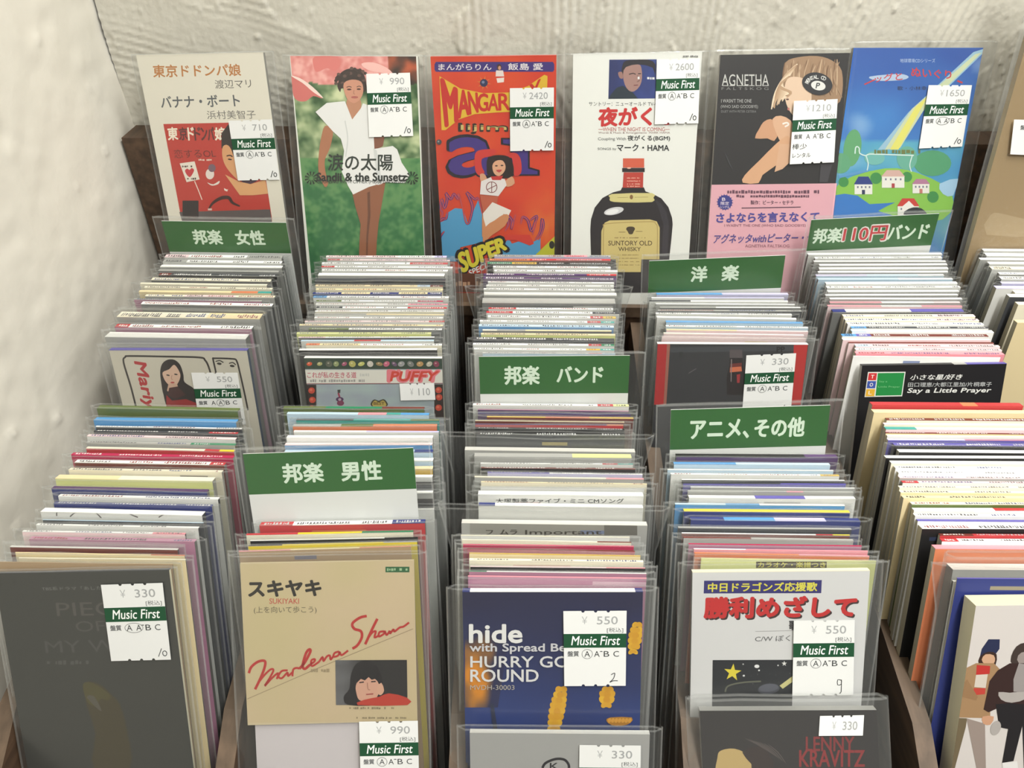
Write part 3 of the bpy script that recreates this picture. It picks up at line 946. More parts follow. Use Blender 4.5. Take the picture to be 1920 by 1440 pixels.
FITS = {}
FITS['M'] = bin_fit((205, 656), (462, 657), (229, 759), (481, 760), 656); FITS['M'].t = 0.0035
FITS['P'] = bin_fit((572, 671), (828, 671), (577, 759), (832, 759), 671); FITS['P'].t = 0.003
FITS['K'] = bin_fit((1233, 643.5), (1514, 646), (1225.5, 758), (1504, 755), 645); FITS['K'].t = 0.0035
FITS['B'] = bin_fit((1616, 684.5), (1887, 682), (1592, 910), (1877, 750), 683); FITS['B'].t = 0.0035
FITS['F'] = bin_fit((-12, 1075), (317, 1068), (35, 1345), (363, 1440), 1073); FITS['F'].t = 0.0018
FITS['S'] = bin_fit((450.6, 1058), (777, 1049), (463.7, 1355), (781.7, 1352), 1055); FITS['S'].t = 0.003
FITS['H'] = bin_fit((867.5, 1109), (1205, 1109), (871.5, 1367), (1200, 1367), 1108.5); FITS['H'].t = 0.0036
FITS['V'] = bin_fit((1298, 1072), (1631, 1070), (1295, 1300), (1616, 1303), 1072); FITS['V'].t = 0.003
FITS['T'] = bin_fit((1830, 1136), (2172, 1132), (1786, 1427), None, 1134, W=.084); FITS['T'].t = 0.0095
FITS['women'] = bin_fit((304, 417.5), (537.5, 416), (312, 474), (545, 473), 477, W=.0845, sw=.006, st=.001, sl=.8); FITS['women'].t = .0009; FITS['women'].z1 = None
FITS['western'] = bin_fit((1216.7, 489), (1472, 481), (1215.6, 548), (1466.7, 541), 547, W=.0845, sw=.006, st=.001, sl=.8); FITS['western'].t = .0009; FITS['western'].z1 = None
FITS['yen'] = bin_fit((1518.5, 408), (1760, 404), (1513, 467), (1752, 463), 471.5, W=.0845, sw=.006, st=.001, sl=.8); FITS['yen'].t = .0009; FITS['yen'].z1 = None
FITS['band'] = bin_fit((899, 669), (1180, 667), (899, 738), (1179, 738), 754, W=.0845, sw=.006, st=.001, sl=.8); FITS['band'].t = .0009; FITS['band'].z1 = None
FITS['anime'] = bin_fit((1257.5, 767.5), (1556, 766), (1256, 840), (1554, 839), 849, W=.0845, sw=.006, st=.001, sl=.8); FITS['anime'].t = .0009; FITS['anime'].z1 = None
FITS['men'] = bin_fit((458, 852), (775, 839), (463.5, 928), (780, 916), 973, W=.0845, sw=.006, st=.001, sl=.8); FITS['men'].t = .0009; FITS['men'].z1 = None


PUSH = []


def build_column(key, rows, end_v, ahead, sign=None):
    ts = []
    for i, (v, xl, xr, segs, face, fl) in enumerate(rows):
        vn = rows[i + 1][0] if i + 1 < len(rows) else end_v
        a, b = tops((xl + xr) / 2, v), tops((xl + xr) / 2, vn)
        ds = (a - b).length * math.cos(R(lean_at(a.y)))
        slot = .0020 if 'J' in fl else .0005 if 'N' in fl else .0014
        cap = .0042 if 'J' not in fl else .0075
        ts.append(max(.0006, min(cap, ds * .97 - slot)))
    for i in range(len(rows) - 1, -1, -1):
        sd = int(key * 1000) + i
        fr = row_frame(key, rows[i], ts[i], sd, ahead)
        fr.bare = 'N' in rows[i][5]
        spine_cd(key, i, rows[i], fr, fr.t, sd)
        PUSH.append((key, i, round((proj(fr.O)[1] - rows[i][0]), 1), round(fr.t * 1000, 1)))
        ahead = fr
    if sign is not None:
        s = FITS[sign]
        n = Frame(s.O, min(s.lean, ahead.lean - .02), s.yaw * .3 + ahead.yaw * .7, s.roll)
        n.W, n.t = s.W, s.t
        set_back(n, ahead)
        FITS[sign] = n


ENDS = {0: 643, 10: 1073, 1: 664, 11: 968, 12: 1049, 2: 666, 13: 1098, 3: 640, 13.5: 1066, 4: 677, 14: 1114, 5: 640}
for _k, _front, _sign in ((10, 'F', None), (0, 'M', 'women'), (12, 'S', 'men'), (11, 'men', None), (1, 'P', None), (13, 'H', 'band'), (2, 'band', None), (13.5, 'V', 'anime'), (3, 'K', 'western'), (14, 'T', None), (4, 'B', 'yen'), (5, None, None)):
    build_column(_k, COLS[_k], ENDS[_k], FITS.get(_front), _sign)


# ------------------------------------------------------------------ packs and cards seen from the front
def pack(kind, fr, t, base, label, cat='CD', group=None, spine=None, side=(140, 139, 133), zoom=(0, 0, 1)):  # default side tone also carries painted shade; card edges are paler
    """body with an Art ready for its print; returns (root, mesh builder, art)"""
    root = fr.root(kind)
    tag(root, label, cat, group)
    w = fr.W / 2
    mb = MB()
    mb.box(-w, w, 0, t, -fr.H + .0002, -.0003 if spine else 0, base, cols={'left': side, 'right': side, 'back': (205, 203, 198), 'top': side})
    A = Art(fr, mb, -w, w, -fr.H, -.0003 if spine else 0, zoom)
    if spine:
        sm = MB(); x = -w
        for k, f in parse(spine):
            x2 = x + 2 * w * f
            sm.box(x, x2, 0, t, -.0003, 0, PAL[k]); x = x2
        sm.build('spine', M_PRINT, root, dz=fr.H)
    return root, mb, A


def finish(root, fr, mb, A, t, film=.0095, ext=.002, case=False, seed=0, flare=0, labels=(), name='cover', xo=0.0, wob=.0003, mat=None):
    mb.build(name, M_PRINT, root, dz=fr.H)
    front = A.n * A.STEP + .0002
    if film:
        sleeve(root, fr.H, fr.W + film, t, front=front, ext=ext, mat=M_CASE if case else mat, name='clear_case' if case else 'sleeve', seed=seed, flare=flare,
               edges=.0007 if case else .00045, wob=0 if case else wob, xo=xo)
    for (quad, zoom, price, ring, hand, cut) in labels:
        o = price_label(fr, root, quad, zoom, price, ring, hand, y=-(front + (wob if not case and film else 0) + .0003), cut=cut)
        if cut < .48:
            o['label'] = 'white price label'


def q4(TL, TR, BR, BL):
    return (TL, TR, BR, BL)


SKIN, SKIN2 = (206, 150, 116), (150, 96, 66)
BACKG = 'CDs stood along the back ledge'
PTH = lambda px: (Vector((0, PANEL_Y - .0062, CZ + PANEL_Z)))


def back_fit(TL, TR, L2, R2, W=.084, lean=13, sl=2.5):
    fr = fit(TL, TR, L2, R2, W, sw=.0012, lean=lean, sl=sl, thru=None, sy=2.0)
    # rest against the panel's upper edge
    for _ in range(3):
        loc = fr.Mi @ (Vector((fr.O.x, PANEL_Y - .0064, CZ + PANEL_Z)) - fr.O)
        d = (fr.O - Vector((0, 0, CZ))).normalized()
        ly = (fr.Mi @ d).y
        k = loc.y / ly
        old = (fr.O - Vector((0, 0, CZ))).length
        fr.O = fr.O + d * k
        fr.W *= (old + k) / old
    fr.H = (fr.O.z - (CZ + LEDGE_Z)) / (fr.M @ Vector((0, 0, 1))).z - .0002
    return fr


# --- cream cover with the red picture
fr = back_fit((255.5, 102.5), (492.5, 98.5), (317, 417), (538, 417))
Z1 = (200, 60, 4)
root, mb, A = pack('cd_single', fr, .004, (224, 219, 204), 'cream CD with brown title above a red picture, at the plaster wall end', group=BACKG, zoom=Z1)
A.text('東京ドドンパ娘', [(345, 248), (1000, 240), (1008, 328), (352, 340)], (184, 122, 66), .022)
A.text('渡辺マリ', [(808, 360), (1078, 352), (1088, 418), (816, 425)], (92, 88, 84))
A.text('バナナ・ボート', [(402, 484), (990, 468), (1002, 556), (412, 570)], (88, 92, 96), .022)
A.text('浜村美智子', [(748, 590), (1112, 586), (1122, 650), (756, 655)], (110, 108, 104))
A.poly([(425, 690), (1128, 676), (1240, 1400), (1240, 1440), (575, 1440), (560, 1400)], (186, 58, 48))
A.poly([(560, 1400), (545, 1350), (1225, 1330), (1245, 1460), (580, 1460)], (92, 84, 84))
for ch, x0, x1, c in (('東', 455, 528, 1), ('京', 540, 600, 0), ('ド', 606, 650, 1), ('ド', 655, 700, 0), ('ン', 705, 750, 0), ('パ', 755, 800, 0), ('娘', 808, 888, 1)):
    A.text(ch, [(x0, 718), (x1, 714), (x1 + 8, 806), (x0 + 8, 812)], (236, 226, 206) if c else (92, 42, 40), .03)
A.text('恋するOL', [(500, 880), (812, 876), (822, 940), (510, 946)], (112, 44, 40))
A.marks(690, 952, 824, 966, (232, 214, 196), 3)
A.poly([(548, 985), (660, 970), (698, 1105), (600, 1126)], (230, 222, 208))
A.poly([(588, 1040), (604, 1024), (622, 1034), (638, 1020), (656, 1036), (640, 1072), (622, 1088), (600, 1068)], (196, 54, 62), 3)
A.marks(566, 1000, 650, 1016, (80, 60, 52), 4); A.marks(604, 1092, 686, 1108, (80, 60, 52), 5)
A.stroke([(660, 1118), (690, 1190), (716, 1258)], 7, (236, 214, 200))
# hand-drawn running figure
A.ell(775, 1065, 32, 40, (226, 214, 206)); A.ell(790, 1020, 28, 30, (118, 92, 104))
A.poly([(755, 1128), (800, 1142), (846, 1116), (838, 1140), (790, 1152)], (228, 220, 210), 3)
A.poly([(880, 1170), (905, 1182), (912, 1176), (905, 1196), (884, 1188)], (232, 220, 208))
A.stroke([(765, 1330), (800, 1280), (860, 1245), (915, 1242), (945, 1280), (1000, 1306)], 26, (62, 34, 32), 5, True)
A.stroke([(760, 1330), (790, 1330)], 14, (210, 190, 180), 0)
# large face
A.poly([(862, 760), (915, 690), (935, 700), (985, 1100), (960, 1090), (905, 900), (862, 870)], (44, 32, 30))
A.poly([(872, 860), (912, 850), (950, 920), (1000, 1110), (990, 1115), (935, 1062), (890, 1000), (868, 930)], (214, 158, 110), 3)
A.stroke([(900, 930), (925, 925), (945, 935)], 9, (62, 36, 30)); A.ell(925, 955, 16, 6, (70, 40, 36), 10)
A.poly([(1010, 1118), (1070, 1105), (1132, 1110), (1072, 1140)], (66, 40, 62), 3)
A.poly([(888, 1068), (990, 1120), (1080, 1140), (1190, 1108), (1212, 1212), (1100, 1224), (1000, 1224)], (218, 164, 112))
A.rect(570, 1264, 690, 1400, (44, 36, 36))
finish(root, fr, mb, A, .004, seed=201, ext=.0006, xo=.001, labels=[(q4((912, 665), (1240, 655), (1298, 1108), (984, 1114)), Z1, '710', 0, '10', 1)])

# --- woman in white on a lawn
fr = back_fit((544, 104.5), (783, 105.5), (573, 474), (797, 474))
Z2 = (520, 80, 3.5556)
root, mb, A = pack('cd_single', fr, .004, (222, 222, 214), 'CD picturing a woman in a white dress on a green lawn, on the back ledge', group=BACKG, zoom=Z2)
def lawn(a, b):
    n = nz(a * 9, b * 18, 1) + .8 * nz(a * 30, b * 60, 2)
    f = nz(a * 6, b * 14, 8) + .5 * nz(a * 14, b * 30, 11)
    if b < .42:
        c = mix((46, 82, 42), (206, 214, 168), .45 + .8 * f + .25 * n)
    else:
        c = mix((92, 140, 84), (38, 104, 56), (b - .42) * 2.0 + .9 * n)
        c = mix(c, (20, 66, 40), (b - .8) * 3)
    if b < .11 + .03 * nz(a * 5, 3, 4):
        c = mix((214, 128, 122), (236, 176, 168), .5 + n)
        if a > .78:
            c = mix((50, 36, 30), (206, 96, 56), .3 + 1.2 * f)
    return c
A.grid([(85, 88), (925, 92), (1030, 1620), (232, 1620)], 96, 170, lawn)
A.poly([(92, 222), (170, 262), (262, 330), (300, 372), (240, 356), (190, 390), (130, 384), (100, 330)], (206, 110, 104), 3)
A.poly([(92, 222), (150, 236), (232, 292), (308, 370), (240, 330), (170, 270)], (240, 216, 206), 3)
A.poly([(250, 92), (400, 92), (420, 150), (380, 188), (330, 170), (262, 196), (240, 150)], (216, 122, 116), 3)
A.poly([(560, 140), (640, 132), (730, 168), (770, 212), (690, 200), (600, 180)], (238, 188, 180), 3)
A.poly([(410, 250), (400, 290), (420, 330), (440, 300), (580, 330), (592, 270), (570, 200), (520, 172), (460, 178), (415, 210)], (52, 38, 34), 3)
for k in range(40):
    a = k * 2.4; rr = 70 + 24 * math.sin(k * 5.3)
    A.ell(495 + rr * math.cos(a) * 1.15, 250 + rr * .9 * math.sin(a), 13, 11, (58, 42, 38) if k % 3 else (96, 72, 64), 0, 7)
A.poly([(474, 370), (545, 370), (560, 430), (520, 512), (490, 500), (462, 420)], (186, 132, 102), 3)
A.poly([(445, 270), (500, 246), (560, 262), (574, 320), (556, 372), (516, 402), (474, 384), (448, 330)], (202, 144, 118), 3)
A.ell(480, 312, 15, 6, (84, 52, 44)); A.ell(544, 310, 14, 6, (84, 52, 44)); A.ell(516, 364, 24, 8, (170, 92, 84)); A.stroke([(512, 316), (510, 338), (518, 344)], 5, (166, 112, 90))
A.stroke([(462, 298), (480, 292), (496, 298)], 5, (74, 50, 42)); A.stroke([(530, 296), (546, 290), (560, 296)], 5, (74, 50, 42))
A.poly([(318, 555), (372, 585), (352, 700), (318, 780), (322, 860), (340, 935), (316, 960), (276, 860), (278, 740), (292, 640)], (170, 112, 80), 3)
A.poly([(622, 628), (716, 626), (704, 690), (650, 716), (628, 680)], (128, 78, 56))
A.poly([(500, 1000), (610, 960), (722, 930), (700, 1060), (676, 1200), (664, 1320), (652, 1600), (540, 1600), (548, 1330), (556, 1210), (520, 1090)], (142, 88, 60))
A.poly([(600, 1000), (618, 990), (622, 1150), (606, 1300), (598, 1600), (590, 1600), (594, 1300), (604, 1150)], (104, 62, 42))
A.poly([(256, 462), (330, 402), (452, 390), (500, 512), (556, 440), (572, 404), (622, 424), (640, 560), (648, 708), (770, 688), (800, 712), (830, 800), (884, 880), (850, 935), (720, 930), (610, 962), (506, 1012), (470, 950), (430, 860), (446, 720), (424, 640), (372, 592)], (228, 228, 226))
A.poly([(640, 700), (664, 720), (700, 940), (670, 950)], (206, 208, 206)); A.stroke([(452, 520), (470, 640), (456, 760)], 8, (206, 208, 206))
A.text('涙の太陽', (338, 742, 770, 852), (34, 44, 38), .018)
A.text('Sandii & the Sunsetz', (264, 868, 860, 922), (24, 30, 28), .05)
A.text('COUPLING WITH CIPHER (Maybe Live Version)', (264, 916, 860, 944), (42, 52, 46), .01)
for cx in (228, 898):
    for k in range(11):
        a = k * 2 * math.pi / 11
        A.poly([(cx + 14 * math.cos(a - .1), 902 + 14 * math.sin(a - .1)), (cx + 44 * math.cos(a - .13), 902 + 44 * math.sin(a - .13)), (cx + 44 * math.cos(a + .13), 902 + 44 * math.sin(a + .13)), (cx + 14 * math.cos(a + .1), 902 + 14 * math.sin(a + .1))], (16, 30, 22))
finish(root, fr, mb, A, .004, seed=202, ext=.0006, labels=[(q4((592, 208), (884, 200), (906, 622), (612, 630)), Z2, '990', 0, '10', 1)])

# --- orange cartoon cover
fr = back_fit((806.5, 105), (1043, 105), (830, 477), (1040, 477))
Z3 = (780, 80, 3)
root, mb, A = pack('cd_single', fr, .004, (204, 62, 38), 'orange CD with yellow cartoon lettering and blue flames, on the back ledge', group=BACKG, zoom=Z3, side=(204, 62, 38))
A.grid([(78, 77), (792, 77), (772, 1440), (160, 1440)], 30, 60, lambda a, b: mix(mix((206, 58, 36), (214, 76, 40), .5 + nz(a * 4, b * 8, 3)), (222, 120, 50), max(0, (a - .62) * 2.4) * max(0, 1 - abs(b - .72) * 4) * (.7 + nz(a * 12, b * 24, 5))))
A.poly([(112, 108), (770, 108), (778, 122), (778, 152), (770, 164), (112, 164), (104, 152), (104, 122)], (62, 48, 120))
A.text('まんがらりん', (126, 118, 424, 154), (232, 226, 226), .015)
A.text('飯島 愛', (518, 116, 714, 154), (232, 226, 226), .015)
A.ell(468, 138, 13, 18, (70, 44, 34)); A.ell(470, 142, 8, 11, SKIN); A.poly([(450, 156), (490, 156), (496, 190), (448, 190)], (226, 214, 208)); A.poly([(456, 190), (490, 190), (496, 214), (452, 222)], (206, 60, 44)); A.poly([(452, 200), (496, 196), (494, 222), (458, 226)], (230, 222, 214))
for k in range(8):
    a = k * math.pi / 4 + .2
    A.poly([(382 + 4 * math.cos(a + 1.5), 226 + 4 * math.sin(a + 1.5)), (382 + 42 * math.cos(a), 226 + 42 * math.sin(a)), (382 + 4 * math.cos(a - 1.5), 226 + 4 * math.sin(a - 1.5))], (214, 158, 62))
A.ell(382, 226, 22, 22, (48, 50, 86)); A.ell(378, 222, 8, 8, (120, 130, 160))
A.poly([(132, 188), (250, 258), (380, 284), (520, 280), (630, 244), (722, 180), (740, 188), (738, 252), (700, 300), (560, 388), (460, 392), (330, 402), (240, 432), (166, 492), (144, 492)], (220, 180, 50))
L = [('M', (142, 204), (228, 262), (232, 438), (168, 470)), ('A', (240, 262), (292, 276), (300, 402), (238, 424)), ('N', (292, 276), (344, 284), (350, 390), (302, 402)), ('G', (346, 286), (404, 288), (404, 382), (352, 388)),
     ('A', (408, 290), (462, 290), (462, 380), (406, 382)), ('R', (464, 288), (524, 284), (530, 378), (466, 380)), ('A', (530, 282), (590, 264), (590, 360), (534, 376)), ('Y', (640, 240), (700, 204), (700, 300), (640, 330))]
for ch, a, b, c, d in L:
    A.text(ch, [a, b, c, d], (196, 44, 36), .03)
A.text('Iijima', (240, 454, 600, 512), (46, 34, 26), .06); A.text('Iijima', (252, 462, 588, 500), (198, 180, 110), .0)
A.text('a', (176, 526, 452, 752), (30, 24, 38), .05); A.text('a', (190, 540, 438, 738), (66, 48, 128), .045)
A.poly([(478, 535), (640, 535), (640, 700), (696, 716), (696, 748), (470, 748), (470, 716), (530, 700), (530, 580), (478, 572)], (30, 24, 38))
A.poly([(490, 544), (630, 544), (630, 708), (684, 722), (684, 740), (482, 740), (482, 722), (540, 708), (540, 572), (490, 566)], (66, 48, 128))
# flames
A.poly([(126, 1200), (138, 1010), (160, 1000), (172, 960), (220, 930), (262, 934), (290, 1012), (302, 1010), (330, 930), (352, 880), (372, 960), (386, 1060), (380, 1120), (250, 1150), (230, 1230), (140, 1230)], (82, 156, 200))
A.poly([(470, 1170), (520, 1100), (540, 1130), (600, 1110), (660, 1120), (700, 1100), (700, 1200), (480, 1220)], (82, 156, 200))
for q in ([(132, 1000), (150, 960), (138, 930), (146, 880), (160, 930), (176, 880), (168, 846), (196, 880), (214, 850), (236, 880), (240, 850), (262, 930)], [(262, 930), (280, 1010), (300, 1010), (318, 930), (300, 870), (286, 842), (330, 880), (350, 876), (372, 960)],
          [(130, 1010), (150, 990), (170, 990), (180, 950)], [(500, 1060), (520, 1020), (514, 975), (540, 1000), (536, 1050), (560, 966)], [(590, 1020), (600, 980), (630, 1000), (650, 1060), (676, 990), (656, 1080)], [(670, 1110), (700, 1060), (710, 990), (716, 1040), (690, 1110)], [(640, 1000), (680, 975), (672, 1010)], [(126, 1180), (134, 1100), (160, 1060)]):
    A.stroke(q, 15, (70, 54, 128), 4, True); A.stroke(q, 5, (206, 84, 70), 4)
A.poly([(500, 1080), (640, 1080), (664, 1130), (640, 1140), (560, 1110), (500, 1110)], (206, 62, 50))
# cheering girl
A.poly([(335, 720), (330, 640), (352, 606), (430, 598), (452, 610), (430, 636), (372, 652), (372, 700), (386, 730), (360, 748)], (204, 58, 52), 3)
A.poly([(520, 620), (566, 622), (590, 660), (592, 730), (556, 752), (545, 700), (540, 650), (506, 640)], (204, 58, 52), 3)
A.poly([(398, 700), (404, 650), (450, 632), (520, 640), (548, 690), (545, 752), (500, 762), (410, 750)], (40, 28, 28), 3)
A.poly([(430, 690), (450, 664), (486, 662), (504, 692), (496, 726), (466, 750), (438, 732)], (220, 168, 134), 3)
A.ell(452, 692, 8, 4, (60, 40, 36)); A.ell(484, 690, 8, 4, (60, 40, 36)); A.poly([(450, 716), (484, 714), (468, 730)], (190, 70, 70), 2)
A.poly([(360, 740), (386, 738), (400, 770), (390, 790), (366, 786)], (212, 158, 124), 2); A.poly([(500, 780), (540, 750), (556, 790), (520, 810), (490, 800)], (212, 158, 124), 2)
A.poly([(366, 780), (420, 756), (500, 766), (510, 800), (464, 862), (360, 852)], (228, 222, 220)); A.poly([(420, 752), (490, 748), (478, 772), (430, 772)], (196, 52, 48))
A.stroke([(426 + 30 * math.cos(k * .5), 812 + 30 * math.sin(k * .5)) for k in range(14)], 4, (120, 44, 44), 2); A.stroke([(426, 782), (426, 842)], 4, (120, 44, 44), 0); A.stroke([(400, 826), (454, 800)], 4, (120, 44, 44), 0)
A.poly([(360, 856), (464, 864), (452, 920), (380, 965)], (190, 96, 70)); A.poly([(376, 960), (430, 896), (536, 942), (520, 972), (492, 962), (480, 1000), (440, 1000), (424, 1040), (386, 1036)], (232, 226, 218))
A.poly([(390, 1036), (440, 1000), (494, 964), (524, 974), (500, 1030), (430, 1080), (376, 1120)], (206, 140, 96), 2); A.poly([(372, 960), (392, 1030), (384, 1090), (372, 1090)], (206, 140, 96))
SQ = [(236, 1186), (492, 1092), (510, 1158), (262, 1292)]
A.text('SUPER', [(226, 1178), (500, 1082), (520, 1164), (256, 1304)], (30, 26, 30), .09); A.text('SUPER', SQ, (216, 204, 60), .05)
A.text('SPECIAL', [(296, 1280), (440, 1216), (444, 1246), (304, 1312)], (228, 224, 220), .03)
A.poly([(664, 1200), (784, 1088), (780, 1230), (650, 1230)], (188, 190, 54)); A.ell(764, 1136, 15, 22, (44, 44, 40))
A.poly([(150, 1296), (780, 1296), (776, 1400), (150, 1400)], (98, 58, 38)); A.marks(200, 1340, 560, 1368, (190, 150, 120), 9)
A.ell(130, 558, 15, 15, (70, 70, 76)); A.ell(127, 555, 5, 5, (150, 150, 150))
finish(root, fr, mb, A, .004, seed=203, ext=.0006, labels=[(q4((528, 256), (776, 252), (774, 606), (530, 610)), Z3, '2420', 0, '10', 1)])

# --- white cover with a dark bottle
fr = back_fit((1075, 101), (1316, 97), (1070, 470), (1293, 474))
Z4 = (1040, 80, 3.2)
root, mb, A = pack('cd_single', fr, .004, (226, 227, 221), 'white CD with red title and a printed dark bottle, on the back ledge', group=BACKG, zoom=Z4)
A.grid([(328, 102), (612, 100), (608, 335), (322, 338)], 14, 12, lambda a, b: mix((34, 44, 96), (52, 70, 140), a * .8 + .4 * nz(a * 5, b * 5, 2)))
A.poly([(322, 338), (336, 312), (372, 270), (410, 258), (470, 300), (500, 336)], (30, 44, 56))
A.poly([(400, 180), (412, 120), (455, 104), (560, 102), (604, 130), (600, 200), (588, 150), (500, 130), (440, 150), (410, 200)], (36, 32, 42), 2)
A.poly([(410, 190), (428, 146), (500, 130), (520, 150), (524, 210), (512, 258), (478, 292), (446, 288), (420, 250)], (160, 124, 116), 2)
A.poly([(380, 180), (404, 176), (410, 214), (390, 212)], (150, 112, 104), 2); A.stroke([(446, 190), (470, 184), (486, 190)], 6, (60, 44, 44)); A.stroke([(500, 186), (518, 186)], 6, (60, 44, 44)); A.stroke([(496, 196), (508, 226), (494, 234)], 5, (120, 86, 80)); A.stroke([(474, 256), (500, 254)], 6, (118, 66, 66))
A.marks(340, 206, 374, 240, (226, 226, 226), 2); A.marks(480, 204, 608, 222, (226, 226, 226), 6)
A.text('サントリー：ニューオールド TV-CMソング', (205, 353, 720, 380), (74, 76, 76))
A.text('夜がくる', [(268, 392), (716, 386), (712, 494), (262, 500)], (194, 44, 44), .045)
A.text('―WHEN THE NIGHT IS COMING―', (262, 508, 690, 531), (180, 96, 90))
A.text('Words & Music & Arrangements  MARK HAMA', (262, 534, 692, 549), (150, 120, 116))
A.text('Coupling With', (260, 568, 428, 590), (80, 82, 82)); A.text('夜がくる(BGM)', (437, 557, 692, 592), (44, 46, 48), .02)
A.text('SONGS by', (258, 630, 370, 648), (84, 86, 86)); A.text('マーク・HAMA', (374, 609, 686, 650), (40, 42, 44), .025)
A.poly([(405, 868), (535, 868), (545, 892), (590, 908), (640, 934), (682, 986), (704, 1050), (708, 1090), (700, 1180), (688, 1290), (676, 1500), (232, 1500), (218, 1290), (214, 1120), (218, 1060), (240, 990), (286, 932), (350, 898), (396, 886)], (36, 31, 34))
A.poly([(600, 940), (640, 966), (672, 1020), (686, 1090), (676, 1290), (640, 1290), (652, 1090), (630, 1010)], (52, 48, 54))
A.poly([(410, 694), (537, 694), (537, 750), (410, 750)], (204, 92, 66)); A.rect(405, 752, 540, 776, (40, 32, 34))
A.poly([(414, 778), (532, 778), (530, 870), (408, 870)], (182, 62, 50))
for y in (808, 826, 844, 858):
    A.marks(434, y, 512, y + 8, (226, 170, 150), int(y))
A.ell(446, 752, 12, 5, (230, 180, 160))
A.poly([(342, 908), (584, 902), (592, 930), (584, 956), (400, 958), (334, 950), (332, 930)], (206, 196, 132), 2); A.ell(460, 926, 10, 14, (130, 96, 54)); A.stroke([(376, 930), (440, 928)], 2, (140, 120, 70), 0); A.stroke([(480, 928), (560, 926)], 2, (140, 120, 70), 0)
A.ell(355, 1010, 60, 22, (206, 206, 208), -12); A.ell(345, 1014, 40, 14, (232, 232, 232), -12)
A.poly([(300, 1080), (330, 1066), (570, 1060), (612, 1072), (630, 1110), (628, 1300), (520, 1300), (516, 1376), (372, 1376), (366, 1300), (278, 1300), (280, 1130)], (200, 182, 118))
A.stroke([(292, 1300), (294, 1120), (316, 1086), (570, 1074), (604, 1086), (616, 1120), (614, 1300)], 4, (160, 136, 80))
A.poly([(428, 1118), (440, 1104), (470, 1104), (482, 1116), (474, 1132), (466, 1148), (446, 1148), (438, 1132)], (70, 58, 40), 2); A.stroke([(384, 1136), (424, 1136)], 3, (120, 100, 60), 0); A.stroke([(486, 1132), (526, 1132)], 3, (120, 100, 60), 0)
A.marks(360, 1166, 550, 1174, (140, 118, 72), 4)
A.text('SUNTORY OLD', (322, 1188, 584, 1216), (84, 66, 40), .012); A.text('WHISKY', (382, 1226, 516, 1250), (84, 66, 40), .012)
for y in (1270, 1290, 1310, 1330):
    A.marks(380, y, 510, y + 6, (150, 130, 80), int(y))
A.marks(770, 76, 860, 88, (120, 120, 118), 12)
finish(root, fr, mb, A, .004, seed=204, ext=.0006, labels=[(q4((614, 100), (872, 92), (862, 484), (600, 490)), Z4, '2600', 0, '10', 1)])

# --- black cover with a fair-haired singer and a pink band
fr = back_fit((1352, 103), (1594, 99), (1325, 470), (1562, 401))
Z5 = (1320, 70, 3.2)
root, mb, A = pack('cd_single', fr, .004, (40, 38, 39), 'black CD with a fair-haired singer and a pink band, on the back ledge', group=BACKG, zoom=Z5, side=(200, 196, 190))
A.poly([(490, 150), (560, 120), (680, 112), (770, 140), (826, 200), (830, 330), (800, 400), (700, 392), (540, 400), (470, 330), (470, 240)], (156, 126, 98), 3)
for k in range(26):
    x = 486 + k * 13
    A.stroke([(x, 150 + 20 * math.sin(k)), (x - 12 + 20 * math.sin(k * 2.2), 240), (x + 18 * math.sin(k * 1.3), 340 + 20 * math.cos(k))], 9, mix((120, 90, 66), (206, 178, 146), (k * 37 % 10) / 10), 4, True)
A.poly([(498, 252), (540, 236), (600, 250), (640, 300), (640, 400), (600, 470), (548, 478), (512, 440), (488, 380), (482, 310)], (220, 192, 166), 3)
for k in range(14):
    x = 404 + 7 * k
    A.stroke([(560 - 4 * k, 160 + 6 * k), (490 - 3 * k, 230 + 5 * k), (x + 26, 330), (x + 10 * math.sin(k * 1.7), 432 - 6 * k)], 15, mix((232, 212, 184), (170, 136, 104), (k * 43 % 11) / 11), 4, True)
A.ell(500, 372, 9, 5, (96, 70, 60)); A.stroke([(488, 352), (506, 346)], 5, (140, 110, 86)); A.ell(506, 430, 7, 9, (190, 120, 110))
A.poly([(305, 606), (330, 550), (356, 508), (400, 490), (432, 520), (446, 570), (420, 622), (380, 606)], (200, 152, 118), 2)
A.poly([(410, 490), (460, 470), (520, 500), (540, 560), (520, 640), (470, 640), (430, 570)], (212, 170, 138), 2)
A.poly([(232, 872), (244, 826), (330, 740), (430, 640), (500, 590), (530, 640), (500, 700), (440, 762), (350, 826), (326, 874)], (208, 162, 126), 2)
A.poly([(452, 640), (520, 640), (524, 740), (470, 790), (422, 808), (430, 776)], (210, 168, 136))
A.stroke([(470, 520), (496, 512), (506, 524), (484, 536)], 10, (235, 228, 220), 3)
A.poly([(130, 700), (118, 680), (150, 760), (180, 810)], (66, 66, 70)); A.poly([(700, 760), (770, 752), (740, 870), (690, 870)], (64, 62, 66))
A.text('AGNETHA', (106, 222, 388, 292), (196, 196, 192), .0); A.text('F Ä L T S K O G', (104, 296, 386, 316), (130, 130, 128))
for ch0, x in zip('AGNETHA', (128, 168, 212, 250, 286, 326, 366)):
    A.rect(x - 16, 288, x + 16, 292, (196, 196, 192))
A.text("I WASN'T THE ONE", (102, 370, 284, 392), (180, 180, 178)); A.text('(WHO SAID GOODBYE)', (100, 406, 322, 430), (170, 170, 168)); A.text('DUET WITH PETER CETERA', (102, 438, 312, 452), (130, 130, 130))
A.ell(678, 278, 92, 66, (44, 44, 48), 14, 28); A.ell(684, 290, 44, 28, (222, 222, 218), 12); A.text('P', (668, 274, 694, 306), (40, 40, 44), .03, .2)
